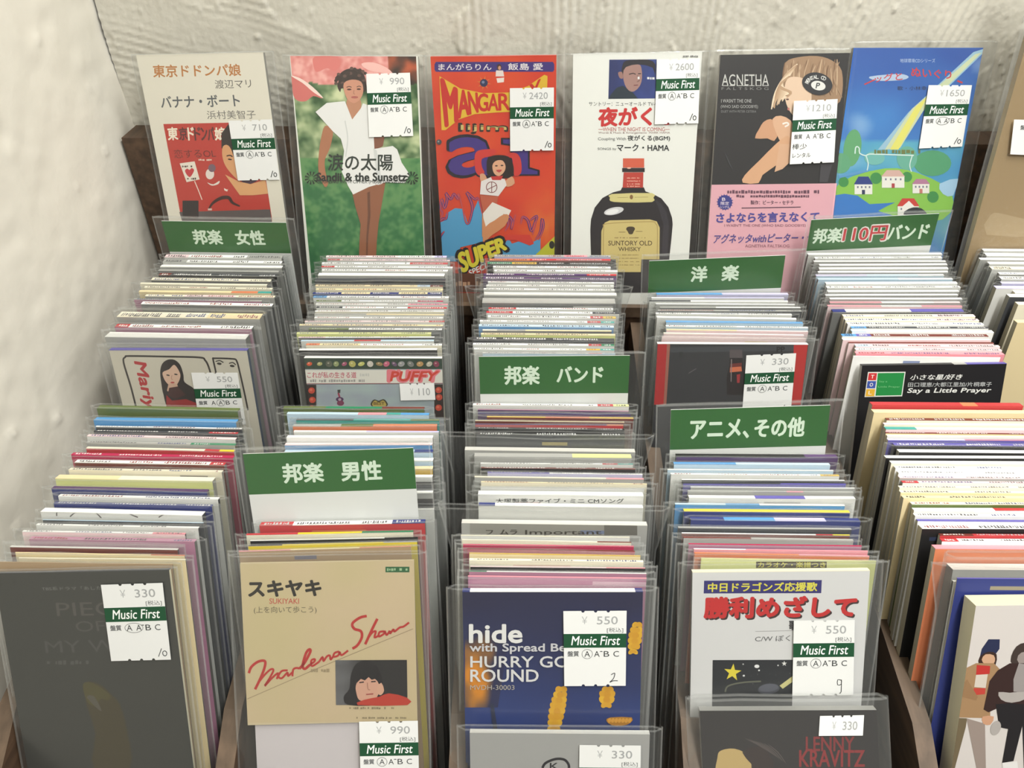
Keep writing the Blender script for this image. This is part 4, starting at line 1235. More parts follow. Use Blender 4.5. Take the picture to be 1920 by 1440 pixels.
for k, ch in enumerate('RENTAL CD'):
    if ch != ' ':
        a = math.pi * 1.08 + k * .245 + .05
        cx, cy = 680 + 66 * math.cos(a), 282 + 44 * math.sin(a)
        ta = math.atan2(44 * math.cos(a), -66 * math.sin(a))
        c, s = math.cos(ta), math.sin(ta)
        cn = lambda x, y: (cx + x * c - y * s, cy + x * s + y * c)
        A.text(ch, [cn(-8, -11), cn(8, -11), cn(8, 11), cn(-8, 11)], (216, 216, 212), .03)
pb = MB(); w = fr.W / 2
zt = fr.hit(1320 + 400 / 3.2, 70 + 880 / 3.2)[1]
pb.box(-w - .0004, w + .0004, -.0009, -.0003 - .0004, -fr.H + .003, zt, (216, 164, 174))
PA = Art(fr, pb, -w, w, -fr.H, zt, Z5, y=-.0009)
for k in range(18):
    a0, a1 = k * math.pi / 9, (k + .5) * math.pi / 9
    PA.poly([(125 + 42 * math.cos(a0), 990 + 42 * math.sin(a0)), (125 + 52 * math.cos((a0 + a1) / 2), 990 + 52 * math.sin((a0 + a1) / 2)), (125 + 42 * math.cos(a1), 990 + 42 * math.sin(a1))], (56, 58, 130))
PA.ell(125, 990, 44, 44, (56, 58, 130)); PA.text('B', (108, 962, 128, 980), (220, 206, 216), .02); PA.text('限定', (100, 986, 150, 1006), (220, 206, 216), .01); PA.text('シングル', (96, 1010, 152, 1026), (220, 206, 216), .01)
PA.marks(140, 916, 690, 938, (100, 66, 82), 21, .9); PA.marks(194, 944, 630, 962, (100, 66, 82), 22, .9)
PA.text('製作：ピーター・セテラ', (280, 978, 536, 1003), (84, 56, 76), .01); PA.stroke([(225, 1024), (580, 1018)], 5, (84, 56, 76), 0)
PA.text('さよならを言えなくて', [(76, 1054), (690, 1046), (690, 1104), (74, 1112)], (74, 70, 146), .035); PA.text("I WASN'T THE ONE (WHO SAID GOODBYE)", (122, 1120, 610, 1140), (140, 96, 112))
PA.text('アグネッタwithピーター・セテラ', [(60, 1182), (760, 1172), (760, 1226), (58, 1236)], (84, 74, 138), .02, .2); PA.text('AGNETHA FALTSKOG', (246, 1242, 512, 1260), (150, 104, 116))
pb.build('paper_band', M_PRINT, root, dz=fr.H)
A.n += 115
finish(root, fr, mb, A, .004, seed=205, ext=.003, film=.0075, xo=-.0025, labels=[(q4((540, 382), (802, 370), (780, 750), (514, 762)), Z5, '1210', None, 'note', 1)])

# --- blue cover with a rainbow and small houses
fr = back_fit((1600, 89), (1844, 90), (1558, 400), (1769, 475))
Z6 = (1480, 60, 3.1295)
root, mb, A = pack('cd_single', fr, .004, (60, 110, 176), 'blue CD with a rainbow over small houses, last of the slim ones on the ledge', group=BACKG, zoom=Z6)
def sky(a, b):
    n = nz(a * 3, b * 5, 6)
    c = mix((48, 84, 160), (70, 140, 204), b * 1.7 + .3 * n)
    if b > .42:
        c = mix((92, 168, 190), (64, 136, 196), n + .5)
    if b > .72:
        c = mix((60, 122, 190), (92, 170, 160), n + .4)
    return mix(c, (206, 224, 236), max(0, nz(a * 4 + 2, b * 6, 9) - .35) * 1.4)
A.grid([(378, 92), (1142, 95), (900, 1300), (180, 1300)], 30, 50, sky)
A.poly([(1080, 118), (1142, 100), (1142, 130), (780, 470), (640, 690), (520, 690), (700, 470)], (150, 186, 206)); A.poly([(1090, 130), (1130, 120), (800, 440), (650, 680), (560, 690), (720, 450)], (196, 206, 170)); A.poly([(900, 300), (800, 400), (640, 690), (590, 690), (740, 440)], (218, 214, 110))
A.text('地球環境CDシリーズ', (650, 156, 856, 180), (176, 196, 224))
A.poly([(470, 262), (640, 246), (700, 262), (660, 282), (520, 286)], (170, 190, 214), 3)
A.text('ッグと', [(500, 258), (660, 232), (664, 282), (500, 296)], (190, 62, 70), .02); A.text('ぬいぐり', [(716, 206), (950, 228), (950, 276), (716, 262)], (196, 62, 66), .02); A.stroke([(440, 308), (500, 280)], 8, (190, 62, 70)); A.stroke([(985, 286), (1016, 298)], 10, (190, 62, 70))
A.text('歌・小林幸', (634, 318, 806, 342), (46, 60, 90), .01)
A.poly([(250, 1010), (300, 880), (560, 800), (760, 830), (950, 940), (900, 1100), (520, 1110), (300, 1000)], (134, 188, 78), 3)
A.ell(370, 680, 52, 110, (96, 160, 110), 8); A.ell(840, 770, 110, 76, (82, 154, 112)); A.ell(690, 740, 60, 70, (104, 170, 150)); A.ell(300, 770, 60, 60, (96, 160, 120)); A.ell(500, 740, 60, 40, (112, 178, 170))
for x, y, r in ((318, 880, 30), (508, 858, 34), (842, 968, 34), (690, 850, 30)):
    A.ell(x, y, r, r, (64, 138, 74))
A.stroke([(290, 850), (380, 830), (460, 812)], 16, (92, 150, 196)); A.stroke([(385, 714), (388, 680), (398, 672), (410, 684), (412, 712), (450, 726), (470, 716), (600, 720), (730, 724)], 7, (206, 226, 222), 2); A.stroke([(450, 726), (462, 770), (456, 812)], 6, (206, 226, 222)); A.stroke([(720, 726), (706, 780), (716, 820)], 6, (206, 226, 222))
A.marks(480, 690, 780, 716, (110, 120, 70), 8, .8)
A.poly([(255, 960), (400, 960), (470, 1010), (620, 1000), (520, 1050), (640, 1090), (260, 1090)], (56, 118, 190), 2); A.poly([(880, 890), (1000, 860), (960, 960), (900, 950)], (160, 196, 222), 2)
def house(x0, x1, y0, y1, roof, rh, door):
    A.rect(x0, y0, x1, y1, (226, 224, 216)); A.poly([(x0 - 4, y0 + 2), (x0 + (x1 - x0) * .22, y0 - rh), (x1 - (x1 - x0) * .22, y0 - rh), (x1 + 4, y0 + 2)], roof)
    for k in range(4):
        xx = x0 + (x1 - x0) * (.14 + .22 * k)
        A.rect(xx, y0 + 12, xx + 9, y0 + 24, (120, 120, 140))
    A.rect((x0 + x1) / 2 - 9, y1 - 26, (x0 + x1) / 2 + 9, y1, door)
house(382, 486, 892, 952, (48, 62, 128), 44, (48, 56, 90)); house(542, 674, 846, 914, (206, 170, 160), 36, (170, 66, 70)); house(722, 820, 890, 946, (176, 122, 150), 28, (190, 120, 110)); house(634, 758, 1020, 1090, (196, 62, 56), 44, (120, 70, 60))
A.poly([(660, 1024), (700, 990), (740, 1030), (740, 1056), (660, 1056)], (230, 226, 220)); A.poly([(668, 1070), (700, 1036), (750, 1028), (790, 1046), (800, 1080)], (44, 46, 52), 2)
finish(root, fr, mb, A, .004, seed=206, ext=.004, film=.010, xo=.0042, labels=[(q4((818, 312), (1072, 312), (1014, 672), (760, 684)), Z6, '1650', 2, '10', 1)])

# --- brown paper record beside them
fr = Frame((0, 0, 0), 9, 0, 0)
TOPV = -70
d = ray(1880, 240)
k = (PANEL_Y - .030) / d.y
P0 = Vector((d.x * k, d.y * k, CZ + d.z * k))
fr = Frame(P0, 9, 0, -1.2)
z = fr.hit(1900, TOPV)[1]
W = .118
fr.O = P0 + fr.M @ Vector((W / 2, 0, z)); fr.W = W
fr.H = (fr.O.z - (CZ + LEDGE_Z)) / (fr.M @ Vector((0, 0, 1))).z - .0006
Z7 = (1780, 0, 3)
root, mb, A = pack('record', fr, .005, (160, 136, 98), 'brown paper record in a crinkled clear bag, standing taller than the CDs beside it', cat='record', group=None, zoom=Z7, side=(170, 150, 112))
A.poly([(230, 1210), (290, 1200), (420, 1230), (560, 1220), (560, 1320), (210, 1320)], (176, 154, 118), 2)
finish(root, fr, mb, A, .005, seed=207, film=.008, ext=.004, wob=.0012, mat=M_CRINKLE)
pm = MB()
PAq = Art(fr, pm, -1, 1, -1, 1, Z7, -.0022)
PAq.poly([(364, 672), (640, 680), (600, 880), (342, 868)], (232, 233, 231)); PAq.text('盤質', [(402, 704), (450, 706), (446, 732), (398, 730)], (70, 72, 72), .02)
pm.build('price_label', M_LABEL, root, dz=fr.H)['label'] = 'plain white price label'


# --- covers facing out of the bins
ZM = (180, 400, 3.79)
fr = FITS['M']
root, mb, A = pack('cd_single', fr, .0035, (200, 195, 180), 'cover with a drawn dark-haired girl and blue rim, facing out beside the plaster wall', group='CDs filed in the first bin column', spine='U', zoom=ZM, side=(70, 82, 100))
FRC = (48, 42, 40)
A.stroke([(300, 1440), (250, 1240), (196, 1060), (208, 1022), (240, 1014), (500, 1018), (735, 1024), (775, 1044), (800, 1090), (830, 1190)], 13, FRC, 4)
A.stroke([(862, 1190), (848, 1110), (832, 1036), (840, 1030), (970, 1034), (1000, 1050), (1022, 1130), (1060, 1300), (1080, 1400)], 12, FRC, 3)
A.text('Mariya', [(350, 1050), (440, 1440), (348, 1446), (248, 1054)], (176, 44, 50), .04, .15)
A.poly([(456, 1130), (470, 1070), (510, 1040), (560, 1042), (600, 1080), (622, 1150), (630, 1200), (700, 1250), (720, 1330), (690, 1380), (520, 1380), (480, 1290), (466, 1220)], (36, 27, 27), 3)
A.poly([(474, 1130), (520, 1108), (556, 1076), (590, 1120), (600, 1160), (580, 1210), (548, 1238), (510, 1212), (484, 1176)], (214, 180, 158), 3)
A.poly([(516, 1210), (576, 1210), (590, 1260), (540, 1280), (504, 1260)], (204, 168, 146)); A.poly([(500, 1290), (540, 1330), (640, 1320), (720, 1350), (720, 1420), (500, 1420)], (150, 34, 36)); A.poly([(520, 1240), (580, 1230), (640, 1290), (560, 1320), (510, 1290)], (66, 34, 34))
A.ell(512, 1150, 13, 5, FRC, 12); A.ell(568, 1144, 13, 5, FRC, 8); A.ell(544, 1202, 15, 6, (176, 66, 66)); A.stroke([(540, 1150), (536, 1176), (546, 1180)], 4, (170, 130, 110))
A.ell(876, 1068, 17, 8, FRC, 8); A.ell(968, 1084, 17, 8, FRC, 8); A.stroke([(850, 1052), (880, 1046), (906, 1060)], 7, FRC); A.stroke([(946, 1066), (972, 1060), (994, 1076)], 7, FRC)
sp = MB(); spA = random.Random(3)
finish(root, fr, mb, A, .0035, seed=210, film=.014, case=True, ext=.003, labels=[(q4((676, 1132), (1006, 1132), (1066, 1500), (740, 1510)), ZM, '550', 1, '10', 1)])

ZP = (560, 640, 6.857)
fr = FITS['P']
root, mb, A = pack('cd_single', fr, .003, (150, 156, 160), 'cover bordered with printed fruit and red lettering, facing out of the second bin column', group='CDs filed in the second bin column', spine='W', zoom=ZP)
A.rect(60, 215, 1880, 356, (50, 66, 54))
rr = random.Random(4)
for k, (x, c) in enumerate(zip((138, 270, 390, 482, 588, 690, 806, 920, 1038, 1130, 1230, 1320, 1440, 1560, 1680, 1770), ((206, 84, 50), (170, 166, 110), (90, 92, 80), (140, 150, 104), (160, 84, 110), (176, 170, 96), (190, 190, 110), (196, 190, 180), (150, 126, 84), (186, 96, 120), (110, 84, 110), (150, 150, 150), (120, 122, 118), (176, 140, 90), (180, 176, 160), (130, 60, 80)))):
    A.ell(x, 290, rr.uniform(32, 46), rr.uniform(22, 44), c, rr.uniform(-40, 40)); A.ell(x - 8, 280, 12, 9, mix(c, (240, 230, 210), .5))
A.rect(70, 366, 1900, 540, (212, 210, 200)); A.stroke([(80, 544), (1870, 538)], 8, (130, 70, 80), 0)
A.text('これが私の生きる道', (112, 392, 742, 470), (186, 110, 120), .02); A.marks(150, 486, 880, 524, (150, 148, 146), 7, .8); A.marks(760, 410, 910, 450, (190, 190, 184), 8)
A.text('PUFFY', [(1150, 374), (1812, 374), (1790, 516), (1150, 516)], (216, 120, 130), .12); A.text('PUFFY', [(1180, 388), (1800, 386), (1770, 504), (1180, 506)], (196, 66, 52), .05, .15)
A.grid([(230, 552), (1760, 550), (1790, 980), (240, 980)], 20, 6, lambda a, b: mix((150, 158, 168), (160, 176, 174), .5 + nz(a * 6, b * 4, 3)))
A.rect(80, 556, 226, 980, (52, 40, 36)); A.rect(1744, 552, 1900, 980, (52, 40, 36))
for x, y in ((168, 630), (178, 750), (1800, 624), (1806, 716), (1800, 850), (170, 860)):
    A.ell(x, y, 42, 40, (186, 72, 54)); A.ell(x - 8, y - 8, 18, 16, (206, 110, 84))
A.poly([(500, 620), (540, 616), (536, 660), (505, 660)], (60, 62, 58)); A.stroke([(512, 660), (530, 720)], 22, (150, 56, 80), 0); A.ell(530, 742, 50, 30, (78, 50, 84)); A.ell(540, 790, 46, 34, (120, 58, 84)); A.ell(530, 744, 20, 18, (170, 150, 160))
A.poly([(940, 830), (940, 770), (980, 742), (1030, 760), (1090, 738), (1130, 770), (1140, 830)], (60, 56, 40), 2); A.poly([(956, 830), (958, 776), (990, 756), (1032, 780), (1084, 754), (1116, 780), (1120, 830)], (176, 158, 80), 2); A.text('BEST', (966, 776, 1104, 812), (90, 66, 40), .03)
finish(root, fr, mb, A, .003, seed=211, labels=[(q4((1296, 545), (1742, 535), (1758, 752), (1312, 762)), ZP, '110', None, None, .25)])

ZK = (1180, 460, 4.5)
fr = FITS['K']
root, mb, A = pack('cd_single', fr, .0035, (52, 52, 55), 'dark grey cover with red borders and dim bottle, facing out of fourth bin column', group='CDs filed in the fourth bin column', spine='W', zoom=ZK)
A.poly([(240, 826), (338, 834), (300, 1345), (200, 1345)], (168, 42, 44)); A.poly([(318, 834), (344, 836), (312, 1345), (288, 1345)], (150, 96, 82)); A.poly([(1388, 842), (1506, 838), (1460, 1345), (1366, 1345)], (178, 44, 42))
A.poly([(345, 860), (1388, 846), (1385, 890), (345, 905)], (64, 66, 70))
A.poly([(846, 880), (952, 880), (958, 1000), (980, 1120), (968, 1262), (824, 1262), (820, 1120), (846, 1000)], (36, 30, 32)); A.poly([(846, 880), (952, 880), (956, 950), (846, 950)], (84, 76, 78)); A.poly([(850, 1028), (944, 1018), (950, 1062), (848, 1072)], (196, 106, 72)); A.poly([(850, 1000), (950, 990), (946, 1022), (850, 1030)], (104, 44, 40)); A.poly([(906, 1090), (936, 1086), (930, 1160), (908, 1160)], (150, 46, 50)); A.stroke([(862, 960), (858, 1150)], 8, (130, 120, 120), 0)
A.stroke([(500, 1080), (530, 1060), (565, 1040)], 6, (100, 96, 98)); A.text('PP', (1244, 856, 1310, 900), (30, 30, 32), .04); A.marks(370, 900, 450, 950, (44, 44, 46), 6)
finish(root, fr, mb, A, .0035, seed=212, ext=.003, film=.012, labels=[(q4((988, 928), (1408, 910), (1360, 1420), (950, 1430)), ZK, '330', 0, '10', 1)])

ZB = (1560, 640, 4)
fr = FITS['B']
root, mb, A = pack('cd_single', fr, .0035, (30, 29, 31), 'black cover with coloured squares and white lettering, facing out of the fifth bin column', group='CDs filed in the fifth bin column', spine='K7G1U3', zoom=ZB, side=(160, 158, 152))
A.poly([(270, 230), (552, 228), (526, 412), (244, 418)], (214, 214, 208)); A.poly([(344, 238), (544, 236), (520, 404), (326, 408)], (38, 130, 66))
for k, c in enumerate(((190, 52, 54), (60, 82, 156), (212, 164, 54))):
    y0, y1 = 238 + 60 * k, 292 + 60 * k
    A.poly([(276 - 9 * k, y0), (338 - 7 * k, y0), (330 - 7 * k, y1), (268 - 9 * k, y1)], c); A.text('TO '[k] if k < 2 else 'L', [(294 - 9 * k, y0 + 14), (318 - 9 * k, y0 + 14), (314 - 9 * k, y1 - 14), (290 - 9 * k, y1 - 14)], (226, 220, 210), .02)
A.text('Say a', (352, 294, 414, 310), (120, 190, 130)); A.text('Little Prayer', (346, 334, 510, 350), (120, 190, 130))
A.text('小さな星/好き', [(590, 250), (980, 246), (972, 286), (584, 290)], (216, 216, 212), .02, .15); A.text('田口理恵/大都江里加/片桐章子', [(572, 308), (1200, 304), (1196, 338), (568, 342)], (176, 178, 178), .01); A.text('Say a Little Prayer', [(568, 352), (1196, 348), (1190, 392), (562, 396)], (214, 214, 210), .03, .15)
sb = Art(fr, mb, -fr.W / 2, fr.W / 2, -fr.H, 0)
finish(root, fr, mb, A, .0035, film=0)

ZF = (0, 1050, 3.693)
fr = FITS['F']
root, mb, A = pack('cd_single', fr, .0018, (56, 57, 54), 'charcoal cover with faint grey capitals, frontmost beside the plaster wall', group='CDs filed in the first bin column', spine='D', zoom=ZF, side=(206, 200, 176))
A.text('PIECE', [(384, 296), (900, 286), (916, 380), (396, 390)], (78, 76, 72)); A.text('OF', [(518, 424), (720, 420), (734, 492), (528, 498)], (74, 73, 70)); A.text('MY WISH', [(306, 560), (1060, 546), (1072, 632), (318, 644)], (72, 72, 70)); A.marks(324, 694, 620, 726, (76, 77, 74), 5)
A.text('TBS系ドラマ「あした', [(286, 186), (700, 180), (704, 206), (292, 212)], (108, 110, 106)); A.stroke([(6, 140), (-12, 158), (6, 176)], 8, (40, 40, 38), 0); A.stroke([(112, 140), (92, 156), (106, 174)], 8, (40, 40, 38), 0); A.stroke([(0, 236), (160, 236)], 4, (48, 48, 46), 0)
A.poly([(590, 850), (690, 860), (770, 930), (830, 1000), (880, 1180), (900, 1440), (650, 1440), (660, 1200), (600, 1000)], (66, 60, 42), 3)
A.poly([(574, 862), (640, 850), (760, 930), (748, 972), (700, 960), (660, 1010), (604, 980)], (76, 72, 42), 3); A.poly([(600, 950), (650, 940), (700, 1030), (690, 1042)], (84, 80, 70), 2)
finish(root, fr, mb, A, .0018, film=.006, ext=.0012, seed=213, labels=[(q4((698, 172), (1126, 158), (1184, 690), (770, 700)), ZF, '330', 2, '10', 1)])

ZS = (420, 1020, 3.4286)
fr = FITS['S']
root = fr.root('cd_single'); tag(root, 'folded beige cover with red script signature and small portrait, frontmost in second bin column', 'CD', 'CDs filed in the second bin column')
zb = fr.hit(615, 1356)[1]
w = fr.W / 2
mb = MB(); mb.box(-w + .003, w - .0005, .0017, .003, -fr.H, -.004, (196, 190, 192))
mb.build('backing_card', M_PRINT, root, dz=fr.H)
mb = MB(); mb.box(-w, w, 0, .0015, zb, 0, (192, 178, 146))
A = Art(fr, mb, -w, w, zb, 0, ZS)
A.grid([(105, 130), (1225, 100), (1240, 1145), (150, 1150)], 10, 10, lambda a, b: mix((186, 172, 132), (192, 172, 142), .5 + .8 * nz(a * 3, b * 3, 2)))
A.rect(1038, 146, 1192, 182, (44, 92, 56)); A.marks(1048, 154, 1180, 174, (150, 180, 140), 4)
A.text('スキヤキ', [(156, 240), (620, 234), (624, 330), (160, 338)], (38, 34, 28), .05); A.text('SUKIYAKI', (292, 350, 482, 384), (176, 78, 64), .01); A.text('(上を向いて歩こう)', [(192, 402), (594, 400), (596, 448), (192, 450)], (86, 80, 62))
RED = (172, 48, 46)
A.stroke([(150, 996), (600, 800), (1215, 545)], 4, (140, 124, 96), 0)
S = [[(160, 830), (176, 790), (220, 756), (262, 752), (262, 790), (236, 860), (200, 934)], [(222, 890), (262, 840), (300, 806), (318, 812), (290, 868), (262, 912), (310, 860), (348, 830), (340, 868)], [(410, 812), (372, 816), (350, 850), (372, 862), (408, 826), (412, 848), (440, 824)],
     [(440, 850), (446, 806), (470, 796), (484, 802)], [(484, 802), (520, 760), (556, 690), (546, 678), (526, 706), (506, 780), (520, 802), (552, 776)], [(552, 776), (580, 756), (584, 740), (562, 748), (566, 784), (612, 756)], [(612, 756), (634, 726), (640, 752), (660, 724), (680, 716), (686, 742), (706, 716)], [(740, 690), (712, 700), (704, 724), (734, 716), (744, 694), (756, 714), (798, 684)],
     [(918, 462), (872, 474), (826, 510), (838, 544), (880, 560), (886, 600), (858, 650), (826, 672)], [(986, 480), (956, 540), (908, 644)], [(912, 630), (948, 574), (976, 560), (968, 600), (1000, 584)], [(1030, 560), (1000, 566), (996, 594), (1026, 578), (1034, 560), (1046, 584), (1066, 556)], [(1066, 556), (1068, 574), (1090, 548), (1096, 562), (1130, 536), (1154, 530), (1190, 504)]]
for k, q in enumerate(S):
    A.stroke(q, 17 if k in (0, 8, 9, 4) else 13, RED, 5)
A.grid([(716, 746), (1176, 744), (1180, 1034), (720, 1034)], 12, 8, lambda a, b: mix((96, 96, 98), (40, 38, 38), a * 1.8 + nz(a * 4, b * 4, 3) * .4))
A.poly([(800, 1034), (770, 980), (806, 930), (816, 840), (850, 770), (920, 746), (980, 780), (1016, 850), (1024, 930), (1030, 1000), (990, 1034)], (30, 27, 29), 3)
A.poly([(848, 910), (870, 870), (930, 850), (986, 880), (1000, 940), (970, 1000), (920, 1012), (868, 1000), (850, 950)], (198, 152, 130), 3)
A.poly([(856, 890), (862, 840), (930, 780), (1000, 840), (1004, 886), (984, 862), (950, 872), (930, 854), (906, 876), (880, 866)], (26, 24, 26)); A.stroke([(870, 890), (900, 886)], 8, (50, 34, 34)); A.stroke([(946, 884), (976, 882)], 8, (50, 34, 34)); A.stroke([(922, 890), (926, 930), (940, 936)], 6, (160, 116, 98)); A.stroke([(914, 966), (960, 962)], 8, (150, 70, 66))
A.poly([(984, 920), (1012, 890), (1030, 940), (1010, 970), (990, 960)], (200, 156, 132), 2); A.poly([(860, 1034), (900, 1000), (1000, 980), (1060, 958), (1176, 986), (1180, 1034)], (176, 58, 44), 2)
A.marks(806, 1046, 1100, 1060, (130, 118, 92), 5); A.marks(840, 1110, 1172, 1122, (130, 118, 92), 6); A.marks(560, 800, 700, 822, (150, 134, 104), 7, .6)
mb.build('cover', M_PRINT, root, dz=fr.H)
sleeve(root, fr.H, fr.W + .011, .003, front=A.n * A.STEP + .0002, ext=.004, seed=214, wob=.0003)
price_label(fr, root, q4((868, 1142), (1246, 1136), (1256, 1590), (880, 1596)), ZS, '990', 0, '10', y=-(A.n * A.STEP + .0008))

ZH = (820, 1060, 3.789)
fr = FITS['H']
root, mb, A = pack('cd_single', fr, .0036, (34, 40, 78), 'navy cover with yellow flowers and white lettering, facing out of the third bin column', group='CDs filed in the third bin column', spine='N1W22N1', zoom=ZH)
A.grid([(180, 185), (1460, 185), (1440, 1420), (200, 1420)], 14, 14, lambda a, b: mix((36, 36, 66), (36, 58, 120), b * 1.1 + .25 * nz(a * 3, b * 3, 5)))
A.grid([(196, 430), (520, 430), (430, 1010), (196, 1010)], 14, 20, lambda a, b: mix((38, 42, 78), (206, 132, 38), 1.5 * math.sin(math.pi * min(1, a * 1.0 + .22)) * (1 - abs(b - .66) * 1.6) - .1 + .5 * nz(a * 3, b * 5, 4)))
YF, YD = (216, 170, 46), (184, 122, 28)
def petals(cx, y0, y1, wid, tilt, n, seed):
    r = random.Random(seed)
    for k in range(n):
        f = k / (n - 1)
        y = y0 + (y1 - y0) * f
        ww = wid * (.35 + .65 * math.sin(math.pi * min(1, .15 + f * .75)))
        for sgn in (-1, 1):
            A.ell(cx + tilt * (1 - f) + sgn * ww * .5, y, ww * .55, 24, mix(YF, YD, r.random() * .4), sgn * -48, 10)
        A.ell(cx + tilt * (1 - f), y, ww * .45, 26, mix(YF, YD, .3 + .3 * r.random()), 90, 10)
petals(820, 880, 1200, 62, 60, 9, 2); petals(1200, 880, 990, 62, 10, 4, 5); petals(1390, 420, 610, 52, 30, 6, 8)
A.poly([(1200, 1100), (1230, 1076), (1380, 1076), (1370, 1116), (1310, 1136), (1240, 1132)], (172, 120, 42), 2)
for k in range(7):
    A.ell(1222 + 24 * k, 1098, 12, 18, (206, 150, 60), 20, 8)
A.poly([(376, 985), (400, 975), (440, 1250), (410, 1250)], (40, 46, 70))
A.text('hide', (230, 418, 600, 545), (222, 222, 220), .04); A.text('with Spread Beaver', (232, 552, 1110, 624), (200, 200, 204), .025); A.text('HURRY GO', (236, 642, 936, 720), (212, 212, 212), .02); A.text('ROUND', (236, 736, 718, 822), (212, 212, 212), .02); A.text('MVDH-30003', (234, 846, 548, 880), (176, 170, 160))
sp = Art(fr, mb, -1, 1, -1, 1)
finish(root, fr, mb, A, .0036, seed=215, film=.014, ext=.0015, labels=[(q4((895, 325), (1345, 322), (1338, 856), (902, 858)), ZH, '550', 0, '2', 1)])

ZV = (1240, 1020, 3.4295)
fr = FITS['V']
root, mb, A = pack('cd_single', fr, .003, (208, 208, 208), 'pale cover with red Japanese title over a night-sky picture, facing out of fourth bin column', group='CDs filed in the fourth bin column', spine='I', zoom=ZV)
A.poly([(275, 236), (1032, 232), (1028, 316), (272, 318)], (50, 46, 110)); A.text('中日ドラゴンズ応援歌', [(302, 250), (1004, 246), (1000, 302), (300, 308)], (214, 206, 76), .03)
for dx, c in ((10, (60, 44, 44)), (0, (190, 44, 44))):
    A.text('勝利めざして', [(282 + dx, 342 + dx), (1256 + dx, 338 + dx), (1240 + dx, 466 + dx), (278 + dx, 474 + dx)], c, .055)
A.text('歌', (822, 492, 880, 552), (60, 58, 60), .03); A.stroke([(604, 562), (860, 556)], 3, (150, 150, 150), 0); A.text('C/W ぼくは', [(604, 592), (900, 584), (896, 622), (602, 628)], (104, 104, 106), .01)
A.poly([(330, 746), (848, 744), (840, 1060), (326, 1060)], (38, 40, 44))
star = [(458 + (58 if k % 2 == 0 else 23) * math.sin(k * math.pi / 5 + .1), 826 - (58 if k % 2 == 0 else 23) * math.cos(k * math.pi / 5 + .1)) for k in range(10)]
A.poly(star, (216, 200, 62)); A.ell(614, 786, 16, 11, (226, 226, 226)); A.ell(628, 812, 6, 5, (226, 226, 226)); A.ell(530, 846, 7, 6, (220, 220, 220)); A.ell(526, 772, 5, 5, (180, 180, 180)); A.ell(750, 780, 5, 5, (200, 200, 200))
st2 = [(790 + (18 if k % 2 == 0 else 7) * math.sin(k * math.pi / 5), 768 - (18 if k % 2 == 0 else 7) * math.cos(k * math.pi / 5)) for k in range(10)]
A.poly(st2, (220, 220, 216)); A.stroke([(410, 950), (430, 912), (520, 890), (640, 882)], 10, (96, 98, 84)); A.poly([(760, 910), (846, 846), (850, 880), (780, 930)], (196, 190, 130)); A.ell(690, 930, 70, 34, (70, 72, 80), -6); A.ell(690, 924, 62, 26, (84, 86, 96), -6)
finish(root, fr, mb, A, .003, seed=216, film=.012, ext=.004, labels=[(q4((852, 492), (1244, 488), (1234, 972), (842, 976)), ZV, '550', 0, '9', 1)])

ZT = (1600, 960, 3)
fr = FITS['T']
root, mb, A = pack('cd_case', fr, .0095, (206, 200, 196), 'thick cream case picturing two people in jackets, frontmost in the fifth bin column', group='CDs filed in the fifth bin column', zoom=ZT, side=(214, 208, 178))
A.poly([(706, 840), (722, 770), (760, 716), (824, 716), (822, 770), (800, 800), (760, 790), (716, 822)], (44, 50, 78))
A.poly([(706, 860), (712, 812), (760, 786), (806, 800), (800, 860), (770, 870)], (60, 44, 38), 2); A.poly([(722, 830), (744, 800), (790, 806), (796, 840), (776, 862), (740, 856)], (200, 160, 130), 2)
A.poly([(632, 876), (690, 850), (790, 850), (830, 890), (800, 960), (770, 1030), (770, 1160), (580, 1156), (604, 1020)], (160, 128, 94)); A.poly([(694, 860), (770, 866), (766, 910), (690, 916)], (184, 56, 52)); A.poly([(690, 916), (756, 912), (744, 990), (680, 984)], (206, 196, 184)); A.poly([(676, 990), (744, 990), (740, 1024), (680, 1030)], (186, 70, 60))
A.poly([(600, 960), (640, 940), (700, 1040), (690, 1060), (610, 1040)], (148, 116, 84)); A.poly([(584, 1158), (640, 1160), (632, 1210), (560, 1480), (500, 1480)], (110, 98, 76)); A.poly([(636, 1160), (740, 1190), (746, 1480), (700, 1480), (650, 1230)], (150, 136, 128)); A.poly([(726, 1150), (790, 1150), (770, 1196), (730, 1190)], (196, 150, 120), 2)
A.poly([(884, 840), (900, 780), (940, 740), (1010, 740), (1030, 830), (960, 870), (920, 880)], (66, 56, 52), 2); A.poly([(920, 830), (944, 790), (1000, 790), (1010, 850), (960, 880)], (150, 140, 136), 2)
A.poly([(766, 950), (812, 890), (880, 850), (1080, 850), (1100, 1140), (860, 1080), (760, 1126), (732, 1110)], (58, 42, 40)); A.poly([(900, 940), (930, 850), (1000, 860), (960, 1010), (900, 1010)], (150, 144, 142)); A.poly([(816, 1012), (880, 1016), (960, 1010), (970, 1050), (890, 1072), (830, 1054)], (170, 164, 160), 2)
A.poly([(800, 1080), (880, 1074), (1080, 1090), (1060, 1480), (960, 1480), (950, 1200), (900, 1400), (836, 1410), (870, 1220), (820, 1210)], (40, 38, 40)); A.ell(800, 1214, 28, 42, (170, 164, 160), 20)
A.poly([(836, 1410), (920, 1400), (926, 1440), (840, 1440)], (220, 218, 216))
finish(root, fr, mb, A, .0095, film=0)

